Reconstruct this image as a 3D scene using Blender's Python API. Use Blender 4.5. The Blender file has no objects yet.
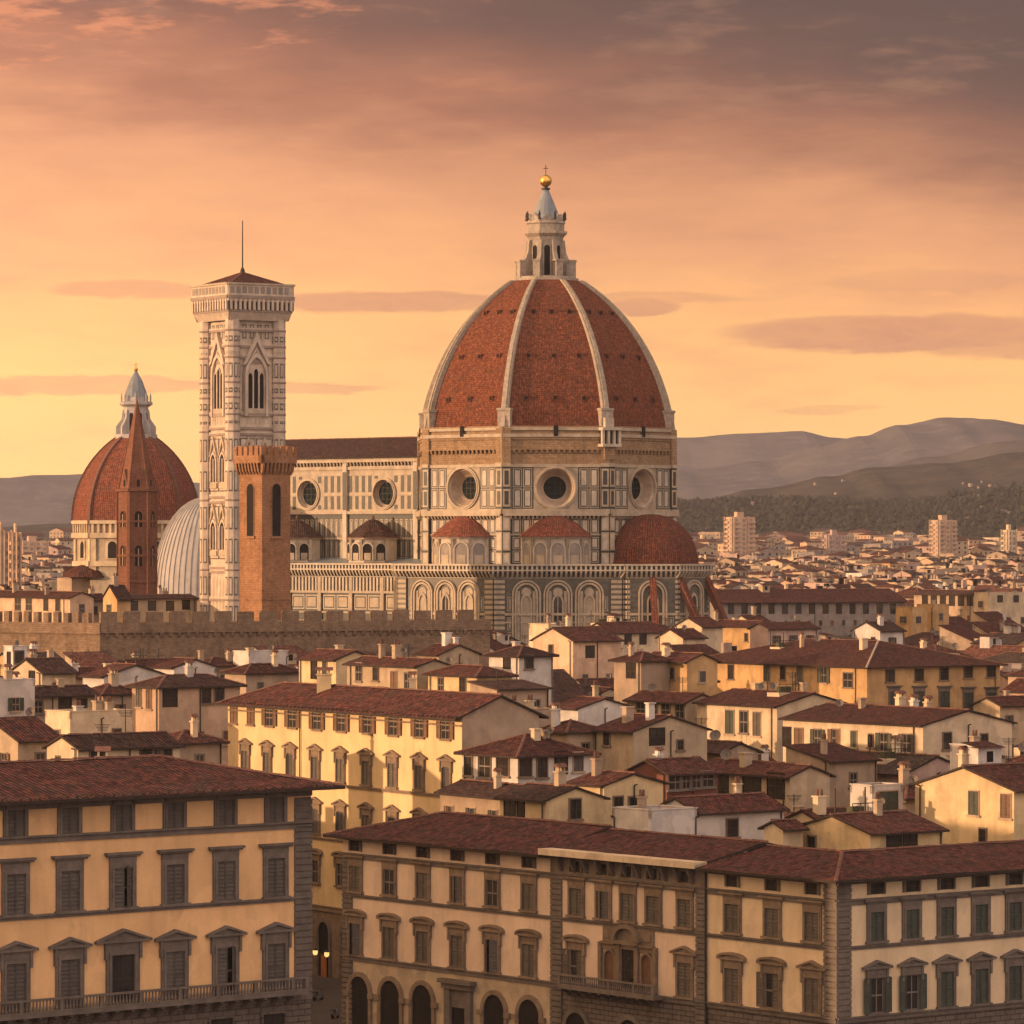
import bpy, math, random
from mathutils import Vector
R = math.radians
random.seed(11)
S = bpy.context.scene
COL = S.collection
F = 4250.0; HZ = 545.0; H = 45.0          # focal length in pixels, horizon row, eye height in metres

# ------------------------------------------------------------------ camera, sky, sun, exposure
cam = bpy.data.objects.new('camera', bpy.data.cameras.new('camera')); COL.objects.link(cam)
cam.data.sensor_width = 36; cam.data.lens = 36 * F / 1024; cam.data.shift_y = (HZ - 512) / 1024
cam.data.clip_start = 1; cam.data.clip_end = 40000
cam.location = (0, 0, H); cam.rotation_euler = (R(90), 0, 0)
S.camera = cam
S.view_settings.view_transform = 'Standard'; S.view_settings.look = 'None'
S.view_settings.exposure = 0.14; S.view_settings.gamma = 1
S.cycles.use_denoising = True
S.cycles.max_bounces = 6; S.cycles.volume_bounces = 1; S.cycles.diffuse_bounces = 3; S.cycles.transparent_max_bounces = 6
S.render.film_transparent = False

SUN_TO = Vector((-0.97, -0.24, 0)).normalized(); SUN_EL = 6.8
sun_dir = Vector((SUN_TO.x * math.cos(R(SUN_EL)), SUN_TO.y * math.cos(R(SUN_EL)), math.sin(R(SUN_EL))))
sl = bpy.data.lights.new('sun', 'SUN'); sl.energy = 5.0; sl.angle = R(0.6); sl.color = (1.0, 0.60, 0.34)
so = bpy.data.objects.new('sun', sl); COL.objects.link(so)
so.rotation_euler = sun_dir.to_track_quat('Z', 'Y').to_euler()

W = bpy.data.worlds.new('World'); S.world = W; W.use_nodes = True
def sky():
    nt = W.node_tree; N = nt.nodes; N.clear()
    def nd(t, **k):
        n = N.new(t)
        for a, b in k.items(): setattr(n, a, b)
        return n
    L = nt.links.new
    def val(x, sock):
        if isinstance(x, (int, float)): sock.default_value = x
        else: L(x, sock)
    def ma(op, a, b=0.0, c=0.0, clamp=False):
        n = nd('ShaderNodeMath', operation=op, use_clamp=clamp)
        val(a, n.inputs[0]); val(b, n.inputs[1]); val(c, n.inputs[2])
        return n.outputs[0]
    tc = nd('ShaderNodeTexCoord'); sx = nd('ShaderNodeSeparateXYZ'); L(tc.outputs['Generated'], sx.inputs[0])
    az = ma('MULTIPLY', ma('ARCTAN2', sx.outputs[0], sx.outputs[1]), 57.29578)
    el = ma('MULTIPLY', ma('ARCSINE', sx.outputs[2]), 57.29578)
    cv = nd('ShaderNodeCombineXYZ'); L(az, cv.inputs[0]); L(ma('MULTIPLY', el, 4.2), cv.inputs[1])
    def noise(scale, det, rough, off=(0, 0, 0)):
        m = nd('ShaderNodeMapping'); L(cv.outputs[0], m.inputs[0]); m.inputs['Location'].default_value = off
        n = nd('ShaderNodeTexNoise'); n.inputs['Scale'].default_value = scale; n.inputs['Detail'].default_value = det
        n.inputs['Roughness'].default_value = rough; L(m.outputs[0], n.inputs['Vector']); return n.outputs['Fac']
    n1 = noise(0.16, 6, 0.58); n2 = noise(0.55, 5, 0.6, (7, 3, 1)); n4 = noise(1.9, 6, 0.65, (11, 2, 5))
    # the veil of cloud: its height wavers, and it hangs lower away from the sunset
    azc = ma('MULTIPLY', az, 0.055)
    wob = ma('ADD', ma('MULTIPLY', ma('SUBTRACT', n1, 0.5), 2.8), ma('MULTIPLY', ma('SUBTRACT', n2, 0.5), 0.9))
    elw = ma('ADD', ma('ADD', el, wob), ma('MULTIPLY', azc, ma('MULTIPLY', el, 0.26)))
    rp = nd('ShaderNodeValToRGB'); L(ma('DIVIDE', elw, 60.0, clamp=True), rp.inputs[0])
    st = SKY_STOPS
    e = rp.color_ramp.elements
    while len(e) < len(st): e.new(0.5)
    for k, (d, c) in enumerate(st): e[k].position = d / 60.0; e[k].color = (*c, 1)
    colr = rp.outputs[0]
    def mix(fac, a, b, typ='MIX'):
        n = nd('ShaderNodeMix', data_type='RGBA', blend_type=typ)
        val(fac, n.inputs[0])
        for x, i in ((a, 6), (b, 7)):
            if isinstance(x, tuple): n.inputs[i].default_value = (*x, 1)
            else: L(x, n.inputs[i])
        return n.outputs[2]
    # the veil thickens and greys away from the sunset
    dk = nd('ShaderNodeMapRange', interpolation_type='SMOOTHSTEP'); L(ma('ADD', ma('ADD', el, ma('MULTIPLY', az, 0.22)), ma('MULTIPLY', wob, 0.7)), dk.inputs[0])
    dk.inputs[1].default_value = 5.2; dk.inputs[2].default_value = 8.6; dk.inputs[3].default_value = 0; dk.inputs[4].default_value = 0.92
    hi2 = nd('ShaderNodeMapRange', interpolation_type='SMOOTHSTEP'); L(el, hi2.inputs[0]); hi2.inputs[1].default_value = 14; hi2.inputs[2].default_value = 8.0; hi2.inputs[3].default_value = 0; hi2.inputs[4].default_value = 1
    colr = mix(ma('MULTIPLY', dk.outputs[0], hi2.outputs[0]), colr, (0.100, 0.058, 0.054))
    # long flat cloud bars: (azimuth, elevation, half length, half height, strength)
    px = lambda x: math.degrees(math.atan((x - 512) / F)); py = lambda y: math.degrees(math.atan((HZ - y) / F))
    tot = None
    for (x, y, hl, hh, s) in CLOUD_BARS:
        dx = ma('DIVIDE', ma('SUBTRACT', az, px(x)), hl / F * 57.3)
        wv = ma('ADD', ma('MULTIPLY', ma('SUBTRACT', n2, 0.5), 0.30), ma('MULTIPLY', ma('SUBTRACT', n4, 0.5), 0.16))
        dy = ma('DIVIDE', ma('SUBTRACT', ma('ADD', el, wv), py(y)), hh / F * 57.3)
        r = ma('ADD', ma('MULTIPLY', dx, dx), ma('MULTIPLY', dy, dy))
        f = nd('ShaderNodeMapRange', interpolation_type='SMOOTHSTEP'); L(r, f.inputs[0])
        f.inputs[1].default_value = 1.15; f.inputs[2].default_value = 0.5; f.inputs[3].default_value = 0; f.inputs[4].default_value = s
        tot = f.outputs[0] if tot is None else ma('MAXIMUM', tot, f.outputs[0])
    tot = ma('MULTIPLY', tot, ma('ADD', 0.25, ma('ADD', ma('MULTIPLY', n2, 0.8), ma('MULTIPLY', n4, 0.6))), clamp=True)
    colr = mix(tot, colr, (0.63, 0.27, 0.15))
    # faint streaks all through the veil
    stv = nd('ShaderNodeMapRange', interpolation_type='SMOOTHSTEP'); L(n2, stv.inputs[0])
    stv.inputs[1].default_value = 0.5; stv.inputs[2].default_value = 0.72; stv.inputs[3].default_value = 0; stv.inputs[4].default_value = 0.22
    colr = mix(stv.outputs[0], colr, (0.70, 0.32, 0.17))
    # lit red underside high on the sunset side
    rd = nd('ShaderNodeMapRange', interpolation_type='SMOOTHSTEP'); L(ma('ADD', ma('SUBTRACT', el, ma('MULTIPLY', az, 0.14)), ma('MULTIPLY', ma('SUBTRACT', noise(0.9, 5, 0.62, (3, 9, 4)), 0.5), 4.5)), rd.inputs[0])
    rd.inputs[1].default_value = 7.5; rd.inputs[2].default_value = 8.3; rd.inputs[3].default_value = 0; rd.inputs[4].default_value = 0.62
    hi = nd('ShaderNodeMapRange', interpolation_type='SMOOTHSTEP'); L(el, hi.inputs[0])
    hi.inputs[1].default_value = 9; hi.inputs[2].default_value = 7.0; hi.inputs[3].default_value = 0; hi.inputs[4].default_value = 1
    colr = mix(ma('MULTIPLY', rd.outputs[0], hi.outputs[0]), colr, (0.74, 0.265, 0.125))
    # the whole sky is warmer and brighter round the sunset, duller opposite
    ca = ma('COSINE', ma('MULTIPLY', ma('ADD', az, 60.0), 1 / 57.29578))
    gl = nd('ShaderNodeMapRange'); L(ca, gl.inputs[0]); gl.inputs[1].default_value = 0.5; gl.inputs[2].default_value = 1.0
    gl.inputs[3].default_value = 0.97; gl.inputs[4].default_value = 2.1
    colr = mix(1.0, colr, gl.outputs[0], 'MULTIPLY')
    # added bright sky behind the viewer, out of view, to lighten shaded walls
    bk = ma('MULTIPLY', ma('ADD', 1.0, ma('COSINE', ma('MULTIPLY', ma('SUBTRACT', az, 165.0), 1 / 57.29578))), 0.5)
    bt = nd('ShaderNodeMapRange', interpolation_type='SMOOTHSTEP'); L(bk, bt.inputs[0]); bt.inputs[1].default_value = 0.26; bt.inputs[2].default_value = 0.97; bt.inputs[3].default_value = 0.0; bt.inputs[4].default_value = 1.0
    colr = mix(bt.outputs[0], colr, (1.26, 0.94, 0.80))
    nis = nd('ShaderNodeTexSky', sky_type='NISHITA', sun_disc=False, sun_elevation=R(SUN_EL), sun_rotation=math.atan2(SUN_TO.x, SUN_TO.y))
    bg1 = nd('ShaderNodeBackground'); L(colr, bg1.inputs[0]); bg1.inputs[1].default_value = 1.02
    bg2 = nd('ShaderNodeBackground'); L(nis.outputs[0], bg2.inputs[0]); bg2.inputs[1].default_value = 0.006
    ad = nd('ShaderNodeAddShader'); L(bg1.outputs[0], ad.inputs[0]); L(bg2.outputs[0], ad.inputs[1])
    o = nd('ShaderNodeOutputWorld'); L(ad.outputs[0], o.inputs[0])
SKY_STOPS = [(0.0, (1.16, 0.63, 0.20)), (1.6, (1.12, 0.60, 0.20)), (3.0, (1.00, 0.485, 0.18)), (4.2, (0.80, 0.355, 0.165)),
             (5.1, (0.65, 0.275, 0.138)), (5.8, (0.42, 0.162, 0.094)), (6.5, (0.30, 0.118, 0.076)), (7.6, (0.20, 0.09, 0.07)), (13, (0.26, 0.20, 0.185)), (28, (0.25, 0.205, 0.20)), (58, (0.21, 0.19, 0.20))]
CLOUD_BARS = [(900, 335, 190, 20, .85), (1010, 340, 120, 22, .7), (400, 303, 150, 13, .8), (640, 309, 45, 8, .8), (130, 292, 85, 11, .6), (90, 386, 150, 11, .55),
              (300, 388, 90, 7, .5), (830, 411, 60, 5, .3), (560, 300, 200, 8, .5), (930, 282, 120, 10, .3)]
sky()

# ------------------------------------------------------------------ mesh helpers
class Fr:
    """A vertical plane: t runs to the viewer's right along d, z is up, k stands out along n."""
    def __init__(s, o, d):
        s.o = Vector((o[0], o[1], 0)); s.d = Vector((d[0], d[1], 0)).normalized(); s.n = Vector((s.d.y, -s.d.x, 0))
    def P(s, t, z, k=0.0): return s.o + s.d * t + s.n * k + Vector((0, 0, z))
    def t(s, px):
        q = (px - 512) / F
        return (q * s.o.y - s.o.x) / (s.d.x - q * s.d.y)
    def z(s, px, py):
        y = s.o.y + s.d.y * s.t(px)
        return H - (py - HZ) / F * y
    def ang(s): return math.atan2(s.d.y, s.d.x)
LOC = Fr((0, 0), (1, 0))

class MB:
    def __init__(s): s.v = []; s.f = []; s.m = []; s.uv = []; s.sm = []
    def face(s, pts, m=0, uv=None, sm=False):
        b = len(s.v); s.v.extend(Vector(p) for p in pts); s.f.append(tuple(range(b, b + len(pts)))); s.m.append(m); s.sm.append(sm)
        if uv is None:
            a = s.v[b:b + len(pts)]; n = Vector((0, 0, 0))
            for i in range(len(a)):
                p, q = a[i], a[(i + 1) % len(a)]
                n += Vector(((p.y - q.y) * (p.z + q.z), (p.z - q.z) * (p.x + q.x), (p.x - q.x) * (p.y + q.y)))
            if n.length < 1e-9: n = Vector((0, 0, 1))
            n.normalize(); u = Vector((-n.y, n.x, 0))
            u = u.normalized() if u.length > 1e-3 else Vector((1, 0, 0))
            w = n.cross(u); uv = [(p.dot(u), p.dot(w)) for p in a]
        s.uv.append(uv)
    def box(s, fr, t0, t1, z0, z1, k0, k1, m=0, back=False):
        P = fr.P
        a, b, c, d = P(t0, z0, k1), P(t1, z0, k1), P(t1, z1, k1), P(t0, z1, k1)
        e, f, g, h = P(t0, z0, k0), P(t1, z0, k0), P(t1, z1, k0), P(t0, z1, k0)
        s.face((a, b, c, d), m); s.face((b, f, g, c), m); s.face((e, a, d, h), m); s.face((d, c, g, h), m); s.face((e, f, b, a), m)
        if back: s.face((f, e, h, g), m)
    def prism(s, fr, pts, k0, k1, m=0, back=False):
        s.face([fr.P(t, z, k1) for t, z in pts], m)
        n = len(pts)
        for i in range(n):
            (t0, z0), (t1, z1) = pts[i], pts[(i + 1) % n]
            s.face((fr.P(t0, z0, k0), fr.P(t1, z1, k0), fr.P(t1, z1, k1), fr.P(t0, z0, k1)), m)
        if back: s.face([fr.P(t, z, k0) for t, z in reversed(pts)], m)
    def ring(s, fr, inner, outer, k0, k1, m=0, closed=False):
        n = len(inner); last = n if closed else n - 1
        for i in range(last):
            j = (i + 1) % n; a, b, c, d = inner[i], inner[j], outer[j], outer[i]
            q = lambda p, k: fr.P(p[0], p[1], k)
            s.face((q(d, k1), q(a, k1), q(b, k1), q(c, k1)), m)
            s.face((q(d, k0), q(d, k1), q(c, k1), q(c, k0)), m)
            s.face((q(a, k1), q(a, k0), q(b, k0), q(b, k1)), m)
    def lathe(s, c, prof, n, rot=0.0, m=0, sm=False, cap=False, arc=None):
        """Rings of n corners round c; corner j stands at angle rot+(j+.5)*360/n from the side facing the viewer."""
        c = Vector(c); js = range(n) if arc is None else range(*arc)
        A = lambda j: R(rot + 360.0 * (j + 0.5) / n)
        Q = lambda j, r, z: c + Vector((r * math.sin(A(j)), -r * math.cos(A(j)), z))
        v = 0.0
        for i in range(len(prof) - 1):
            (r0, z0), (r1, z1) = prof[i], prof[i + 1]; dv = math.hypot(r1 - r0, z1 - z0)
            for j in js:
                half0 = r0 * math.sin(math.pi / n); half1 = r1 * math.sin(math.pi / n)
                pts = [Q(j, r0, z0), Q(j + 1, r0, z0), Q(j + 1, r1, z1), Q(j, r1, z1)]
                uo = j * 2 * prof[0][0] * math.sin(math.pi / n)
                uv = [(uo - half0, v), (uo + half0, v), (uo + half1, v + dv), (uo - half1, v + dv)]
                if r1 < 1e-4: pts = pts[:3]; uv = uv[:3]
                elif r0 < 1e-4: pts = [pts[0], pts[2], pts[3]]; uv = [uv[0], uv[2], uv[3]]
                s.face(pts, m, uv, sm)
            v += dv
        if cap:
            r, z = prof[-1]; s.face([Q(j, r, z) for j in range(n)], m)
    def tube(s, a, b, r0, r1=None, n=6, m=0):
        a, b = Vector(a), Vector(b); r1 = r0 if r1 is None else r1
        w = (b - a).normalized(); u = w.orthogonal().normalized(); x = w.cross(u)
        for i in range(n):
            p, q = 2 * math.pi * i / n, 2 * math.pi * (i + 1) / n
            e0 = u * math.cos(p) + x * math.sin(p); e1 = u * math.cos(q) + x * math.sin(q)
            s.face((a + e0 * r0, a + e1 * r0, b + e1 * r1, b + e0 * r1), m, None, True)
        s.face([b + (u * math.cos(2 * math.pi * i / n) + x * math.sin(2 * math.pi * i / n)) * r1 for i in range(n)], m)
    def mesh(s, name, mats, off=None):
        me = bpy.data.meshes.new(name)
        vs = s.v if off is None else [p - off for p in s.v]
        me.from_pydata([tuple(p) for p in vs], [], s.f)
        for x in mats: me.materials.append(x)
        me.polygons.foreach_set('material_index', s.m); me.polygons.foreach_set('use_smooth', s.sm)
        ul = me.uv_layers.new(name='UVMap'); fl = []
        for q in s.uv:
            for a in q: fl.extend(a)
        ul.data.foreach_set('uv', fl)
        me.update(); return me

def arc(tc, zc, r, n=12, a0=180.0, a1=0.0, rz=None):
    rz = r if rz is None else rz
    return [(tc + r * math.cos(R(a0 + (a1 - a0) * i / n)), zc + rz * math.sin(R(a0 + (a1 - a0) * i / n))) for i in range(n + 1)]
def pointed(tc, zc, r, n=6):
    """Gothic arch: two arcs meeting over the middle."""
    q = [(tc + r - 2 * r * math.cos(R(60 * i / n)), zc + 2 * r * math.sin(R(60 * i / n))) for i in range(n + 1)]
    return q + [(2 * tc - x, z) for x, z in reversed(q[:-1])]
def arch_ring(mb, fr, tc, z0, zs, r, w, k0, k1, m=0, point=False):
    g = (lambda rr: pointed(tc, zs, rr)) if point else (lambda rr: arc(tc, zs, rr))
    mb.ring(fr, [(tc - r, z0)] + g(r) + [(tc + r, z0)], [(tc - r - w, z0)] + g(r + w) + [(tc + r + w, z0)], k0, k1, m)
def arch_fill(mb, fr, tc, z0, zs, r, k0, k1, m=0, point=False):
    p = pointed(tc, zs, r) if point else arc(tc, zs, r)
    mb.prism(fr, [(tc + r, z0)] + p[::-1] + [(tc - r, z0)] if False else [(tc - r, z0), (tc + r, z0)] + p[::-1], k0, k1, m)

# ------------------------------------------------------------------ object helpers
def link(o): COL.objects.link(o); return o
def tag(o, label=None, cat=None, group=None, kind=None):
    if label: o['label'] = label
    if cat: o['category'] = cat
    if group: o['group'] = group
    if kind: o['kind'] = kind
    return o
def thing(name, label, cat, loc, group=None):
    o = link(bpy.data.objects.new(name, None)); o.location = loc; o.empty_display_size = 1
    return tag(o, label, cat, group, 'thing')
def root_loc(p):
    while p.parent: p = p.parent
    return p.location
def part(name, mb, mats, parent):
    """One mesh in world coordinates, stored relative to its thing's base."""
    if not isinstance(mats, (list, tuple)): mats = [mats]
    o = link(bpy.data.objects.new(name, mb.mesh(name, mats, Vector(root_loc(parent))))); o.parent = parent
    return o
def solo(name, mb, mats, label, cat, loc=(0, 0, 0), group=None, kind='thing'):
    if not isinstance(mats, (list, tuple)): mats = [mats]
    o = link(bpy.data.objects.new(name, mb.mesh(name, mats, Vector(loc)))); o.location = loc
    return tag(o, label, cat, group, kind)
def structure(name, mb, mats):
    if not isinstance(mats, (list, tuple)): mats = [mats]
    return tag(link(bpy.data.objects.new(name, mb.mesh(name, mats))), kind='structure')
def put(proto, fr, t, z, parent, k=0.0, label=None):
    """Set a window (root mesh plus its pieces) on a wall."""
    nm, me, kids = proto
    o = link(bpy.data.objects.new(nm, me)); o.parent = parent
    o.location = fr.P(t, z, k) - Vector(root_loc(parent)); o.rotation_euler = (0, 0, fr.ang())
    if label: o['label'] = label
    for kn, km in kids:
        c = link(bpy.data.objects.new(kn, km)); c.parent = o
    return o

# ------------------------------------------------------------------ materials
def mk(name):
    m = bpy.data.materials.new(name); m.use_nodes = True
    nt = m.node_tree; b = nt.nodes['Principled BSDF']
    def nd(t, **k):
        n = nt.nodes.new(t)
        for a, v in k.items(): setattr(n, a, v)
        return n
    def mix(fac, a, c, typ='MIX'):
        n = nd('ShaderNodeMix', data_type='RGBA', blend_type=typ)
        for x, i in ((fac, 0), (a, 6), (c, 7)):
            if isinstance(x, (int, float)): n.inputs[i].default_value = x if i == 0 else (x, x, x, 1)
            elif isinstance(x, tuple): n.inputs[i].default_value = (*x, 1)
            else: nt.links.new(x, n.inputs[i])
        return n.outputs[2]
    def noise(vec, scale, det=4, rough=.6):
        n = nd('ShaderNodeTexNoise'); n.inputs['Scale'].default_value = scale; n.inputs['Detail'].default_value = det
        n.inputs['Roughness'].default_value = rough; nt.links.new(vec, n.inputs['Vector']); return n.outputs['Fac']
    def rng(x, a, b2, c, d):
        n = nd('ShaderNodeMapRange'); nt.links.new(x, n.inputs[0])
        for i, q in enumerate((a, b2, c, d)): n.inputs[i + 1].default_value = q
        return n.outputs[0]
    def scl(vec, s):
        n = nd('ShaderNodeMapping'); nt.links.new(vec, n.inputs[0]); n.inputs['Scale'].default_value = s; return n.outputs[0]
    def bump(h, st, dist):
        n = nd('ShaderNodeBump'); n.inputs['Strength'].default_value = st; n.inputs['Distance'].default_value = dist
        nt.links.new(h, n.inputs['Height']); nt.links.new(n.outputs[0], b.inputs['Normal'])
    return m, nt, b, nd, mix, noise, rng, scl, bump
def t3(c, k): return tuple(min(1.0, x * k) for x in c)
def plain(name, c, rough=.85, var=.18, scale=.7, streak=.25, fine=.12, bmp=.25, metal=0.0, spec=.3, patch=0.0):
    m, nt, b, nd, mix, noise, rng, scl, bump = mk(name)
    pos = nd('ShaderNodeNewGeometry').outputs['Position']; rnd = nd('ShaderNodeObjectInfo').outputs['Random']
    x = mix(rng(noise(pos, scale), .3, .7, 0, 1), t3(c, 1 - var), t3(c, 1 + var))
    if streak: x = mix(rng(noise(scl(pos, (.8, .8, .12)), 1.0, 6), .47, .78, 0, streak), x, t3(c, .45))
    if fine: x = mix(rng(noise(pos, 5.0, 3), .35, .7, 0, fine), x, t3(c, .5))
    if patch:
        x = mix(rng(noise(pos, .21, 3, .45), .56, .575, 0, patch), x, t3(c, 1.22)); x = mix(rng(noise(scl(pos, (1.3, 1.3, .8)), .33, 3, .5), .60, .615, 0, patch * .9), x, t3((c[0] * .8, c[1] * .85, c[2] * .95), .8))
    x = mix(1.0, x, rng(rnd, 0, 1, .9, 1.1), 'MULTIPLY')
    nt.links.new(x, b.inputs['Base Color']); b.inputs['Roughness'].default_value = rough
    b.inputs['Metallic'].default_value = metal; b.inputs['Specular IOR Level'].default_value = spec
    if bmp: bump(noise(pos, 7.0, 4), bmp, .05)
    return m
def tile(name, c1, c2, pitch=.42, row=.5, dirt=.6, moss=(.060, .048, .038), bmp=.9):
    """Rows of barrel tiles along the UV: every tile its own colour, patches of dirt and lichen."""
    m, nt, b, nd, mix, noise, rng, scl, bump = mk(name)
    uv = nd('ShaderNodeTexCoord').outputs['UV']; pos = nd('ShaderNodeNewGeometry').outputs['Position']; rnd = nd('ShaderNodeObjectInfo').outputs['Random']
    br = nd('ShaderNodeTexBrick', offset=0.0, squash=1.0); nt.links.new(uv, br.inputs['Vector'])
    br.inputs['Color1'].default_value = (*c1, 1); br.inputs['Color2'].default_value = (*c2, 1); br.inputs['Mortar'].default_value = (*t3(c1, .35), 1)
    br.inputs['Scale'].default_value = 1; br.inputs['Mortar Size'].default_value = .035; br.inputs['Brick Width'].default_value = pitch; br.inputs['Row Height'].default_value = row
    x = mix(rng(noise(pos, .45, 5), .42, .68, 0, dirt), br.outputs['Color'], moss)
    x = mix(rng(noise(pos, 1.7, 5, .75), .50, .70, 0, .75), x, t3(c2, 1.7)); x = mix(rng(noise(pos, 1.1, 5, .75), .52, .70, 0, .8), x, t3(c1, .38))
    x = mix(rng(noise(scl(uv, (.9, .12, 1)), 1.0, 4), .52, .72, 0, .35), x, t3(c1, .45))
    x = mix(1.0, x, rng(rnd, 0, 1, .78, 1.2), 'MULTIPLY')
    b.inputs['Roughness'].default_value = .9; b.inputs['Specular IOR Level'].default_value = .2
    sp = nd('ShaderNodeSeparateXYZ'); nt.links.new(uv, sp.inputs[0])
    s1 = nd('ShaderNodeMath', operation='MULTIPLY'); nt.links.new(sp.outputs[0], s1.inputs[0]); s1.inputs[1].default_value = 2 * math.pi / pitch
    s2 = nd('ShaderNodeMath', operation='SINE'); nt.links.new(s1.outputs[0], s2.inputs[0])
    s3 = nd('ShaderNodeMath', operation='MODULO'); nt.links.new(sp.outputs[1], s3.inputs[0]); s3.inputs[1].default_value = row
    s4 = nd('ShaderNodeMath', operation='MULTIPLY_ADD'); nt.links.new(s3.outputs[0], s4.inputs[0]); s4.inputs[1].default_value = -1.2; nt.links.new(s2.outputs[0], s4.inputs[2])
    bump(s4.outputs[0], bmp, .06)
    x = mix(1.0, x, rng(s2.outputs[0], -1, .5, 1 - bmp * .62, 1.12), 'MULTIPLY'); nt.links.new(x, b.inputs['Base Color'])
    return m
def brick(name, c1, c2, mortar, bw=.6, bh=.25, var=.5, size=.03, bmp=.5, dark=.5):
    m, nt, b, nd, mix, noise, rng, scl, bump = mk(name)
    uv = nd('ShaderNodeTexCoord').outputs['UV']; pos = nd('ShaderNodeNewGeometry').outputs['Position']
    br = nd('ShaderNodeTexBrick'); nt.links.new(uv, br.inputs['Vector'])
    br.inputs['Color1'].default_value = (*c1, 1); br.inputs['Color2'].default_value = (*c2, 1); br.inputs['Mortar'].default_value = (*mortar, 1)
    br.inputs['Scale'].default_value = 1; br.inputs['Mortar Size'].default_value = size; br.inputs['Brick Width'].default_value = bw; br.inputs['Row Height'].default_value = bh
    x = mix(rng(noise(pos, .22, 6, .65), .4, .72, 0, var), br.outputs['Color'], t3(c1, dark))
    x = mix(rng(noise(pos, 1.6, 5, .7), .45, .75, 0, .5), x, t3(c2, 1.25))
    x = mix(rng(noise(scl(pos, (1, 1, .12)), .8, 5), .52, .78, 0, .5), x, t3(c1, .35))
    nt.links.new(x, b.inputs['Base Color']); b.inputs['Roughness'].default_value = .92; b.inputs['Specular IOR Level'].default_value = .15
    bump(noise(pos, 3.0, 6, .7), bmp, .12)
    return m
def glow(name, c, s):
    m, nt, b, *_ = mk(name); b.inputs['Base Color'].default_value = (*c, 1)
    b.inputs['Emission Color'].default_value = (*c, 1); b.inputs['Emission Strength'].default_value = s; return m

WALLS = {'cream': (.55, .435, .29), 'ochre': (.48, .305, .14), 'yellow': (.54, .41, .23), 'tan': (.36, .27, .19), 'white': (.54, .49, .43),
         'pink': (.42, .30, .245), 'grey': (.26, .225, .195), 'peach': (.50, .345, .23), 'sand': (.42, .325, .215)}
MW = {k: plain('plaster_' + k, v, .92, .20, .5, .48, .22, .3, patch=.5) for k, v in WALLS.items()}
M_pal = plain('plaster_palace_gold', (.76, .465, .225), .92, .12, .25, .34, .14, .2, patch=.28)
M_pal2 = plain('plaster_palace_cream', (.65, .49, .345), .92, .13, .25, .36, .14, .2, patch=.28)
M_pal3 = plain('plaster_palace_yellow', (.65, .495, .31), .92, .13, .25, .36, .14, .2, patch=.28)
M_serena = plain('grey_sandstone', (.145, .118, .098), .85, .25, 1.2, .35, .25, .3)
M_serena2 = plain('brown_sandstone', (.20, .145, .10), .85, .25, 1.2, .35, .25, .3)
M_rust = brick('rusticated_stone', (.12, .097, .082), (.15, .12, .10), (.05, .042, .036), 1.1, .42, .4, .05, .6)
M_wood = plain('eave_wood', (.035, .024, .018), .8, .3, 2, 0, .2, .2)
M_shut = plain('shutter_grey_brown', (.085, .072, .060), .6, .2, 1.5, .1, .1, .1)
M_shut2 = plain('shutter_brown', (.13, .072, .042), .6, .25, 1.5, .15, .1, .1)
M_shut3 = plain('shutter_dark_green', (.045, .052, .038), .6, .25, 1.5, .15, .1, .1)
M_dark = plain('dark_interior', (.012, .010, .009), .9, .3, 1, 0, 0, 0)
M_glass = plain('window_glass', (.030, .027, .025), .12, .3, .8, 0, 0, 0, 0, .5)
M_paint = plain('window_paint', (.17, .14, .115), .6, .1, 1, .1, .1, 0)
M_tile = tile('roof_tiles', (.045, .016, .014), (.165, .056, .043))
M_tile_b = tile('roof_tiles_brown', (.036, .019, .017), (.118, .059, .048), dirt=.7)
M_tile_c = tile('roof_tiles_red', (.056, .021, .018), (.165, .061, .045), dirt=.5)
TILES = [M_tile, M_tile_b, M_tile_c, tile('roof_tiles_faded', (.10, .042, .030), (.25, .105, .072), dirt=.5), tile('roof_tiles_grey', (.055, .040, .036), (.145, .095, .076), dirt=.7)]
M_ridge = plain('ridge_tiles', (.15, .075, .055), .9, .3, 2.0, .1, .3, .3)
M_mortar = plain('pale_hip_mortar', (.46, .36, .28), .9, .2, 2.0, .1, .2, .3)
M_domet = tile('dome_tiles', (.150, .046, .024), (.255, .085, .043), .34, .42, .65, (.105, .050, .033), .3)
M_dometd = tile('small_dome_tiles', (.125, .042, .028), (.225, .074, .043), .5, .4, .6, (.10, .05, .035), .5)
M_white = plain('white_marble', (.47, .405, .315), .6, .2, .6, .55, .3, .12)
M_cream = plain('cream_marble', (.41, .335, .24), .6, .22, .6, .6, .35, .15); M_rib = plain('weathered_rib_marble', (.37, .31, .24), .7, .3, 1.2, .65, .5, .3)
M_green = plain('green_marble', (.042, .045, .037), .5, .3, 1, .1, .2, .1)
M_pinkm = plain('pink_marble', (.42, .25, .19), .6, .2, .6, .3, .2, .1)
M_oldst = brick('unfinished_drum_stone', (.25, .165, .095), (.34, .235, .14), (.20, .13, .08), 1.2, .45, .5, .04, .7)
M_barg = brick('bargello_brick', (.28, .140, .070), (.37, .20, .11), (.19, .11, .065), .8, .3, .65, .04, .9, .45)
M_fort = brick('rough_wall_stone', (.19, .13, .085), (.28, .195, .13), (.16, .11, .075), .9, .35, .65, .04, .8, .45)
M_spire = brick('spire_brick', (.16, .07, .045), (.23, .105, .065), (.15, .075, .05), .6, .25, .4, .03, .4)
M_redbrk = brick('red_brick', (.15, .060, .044), (.20, .085, .06), (.11, .06, .045), .5, .2, .4, .03, .4)
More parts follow.
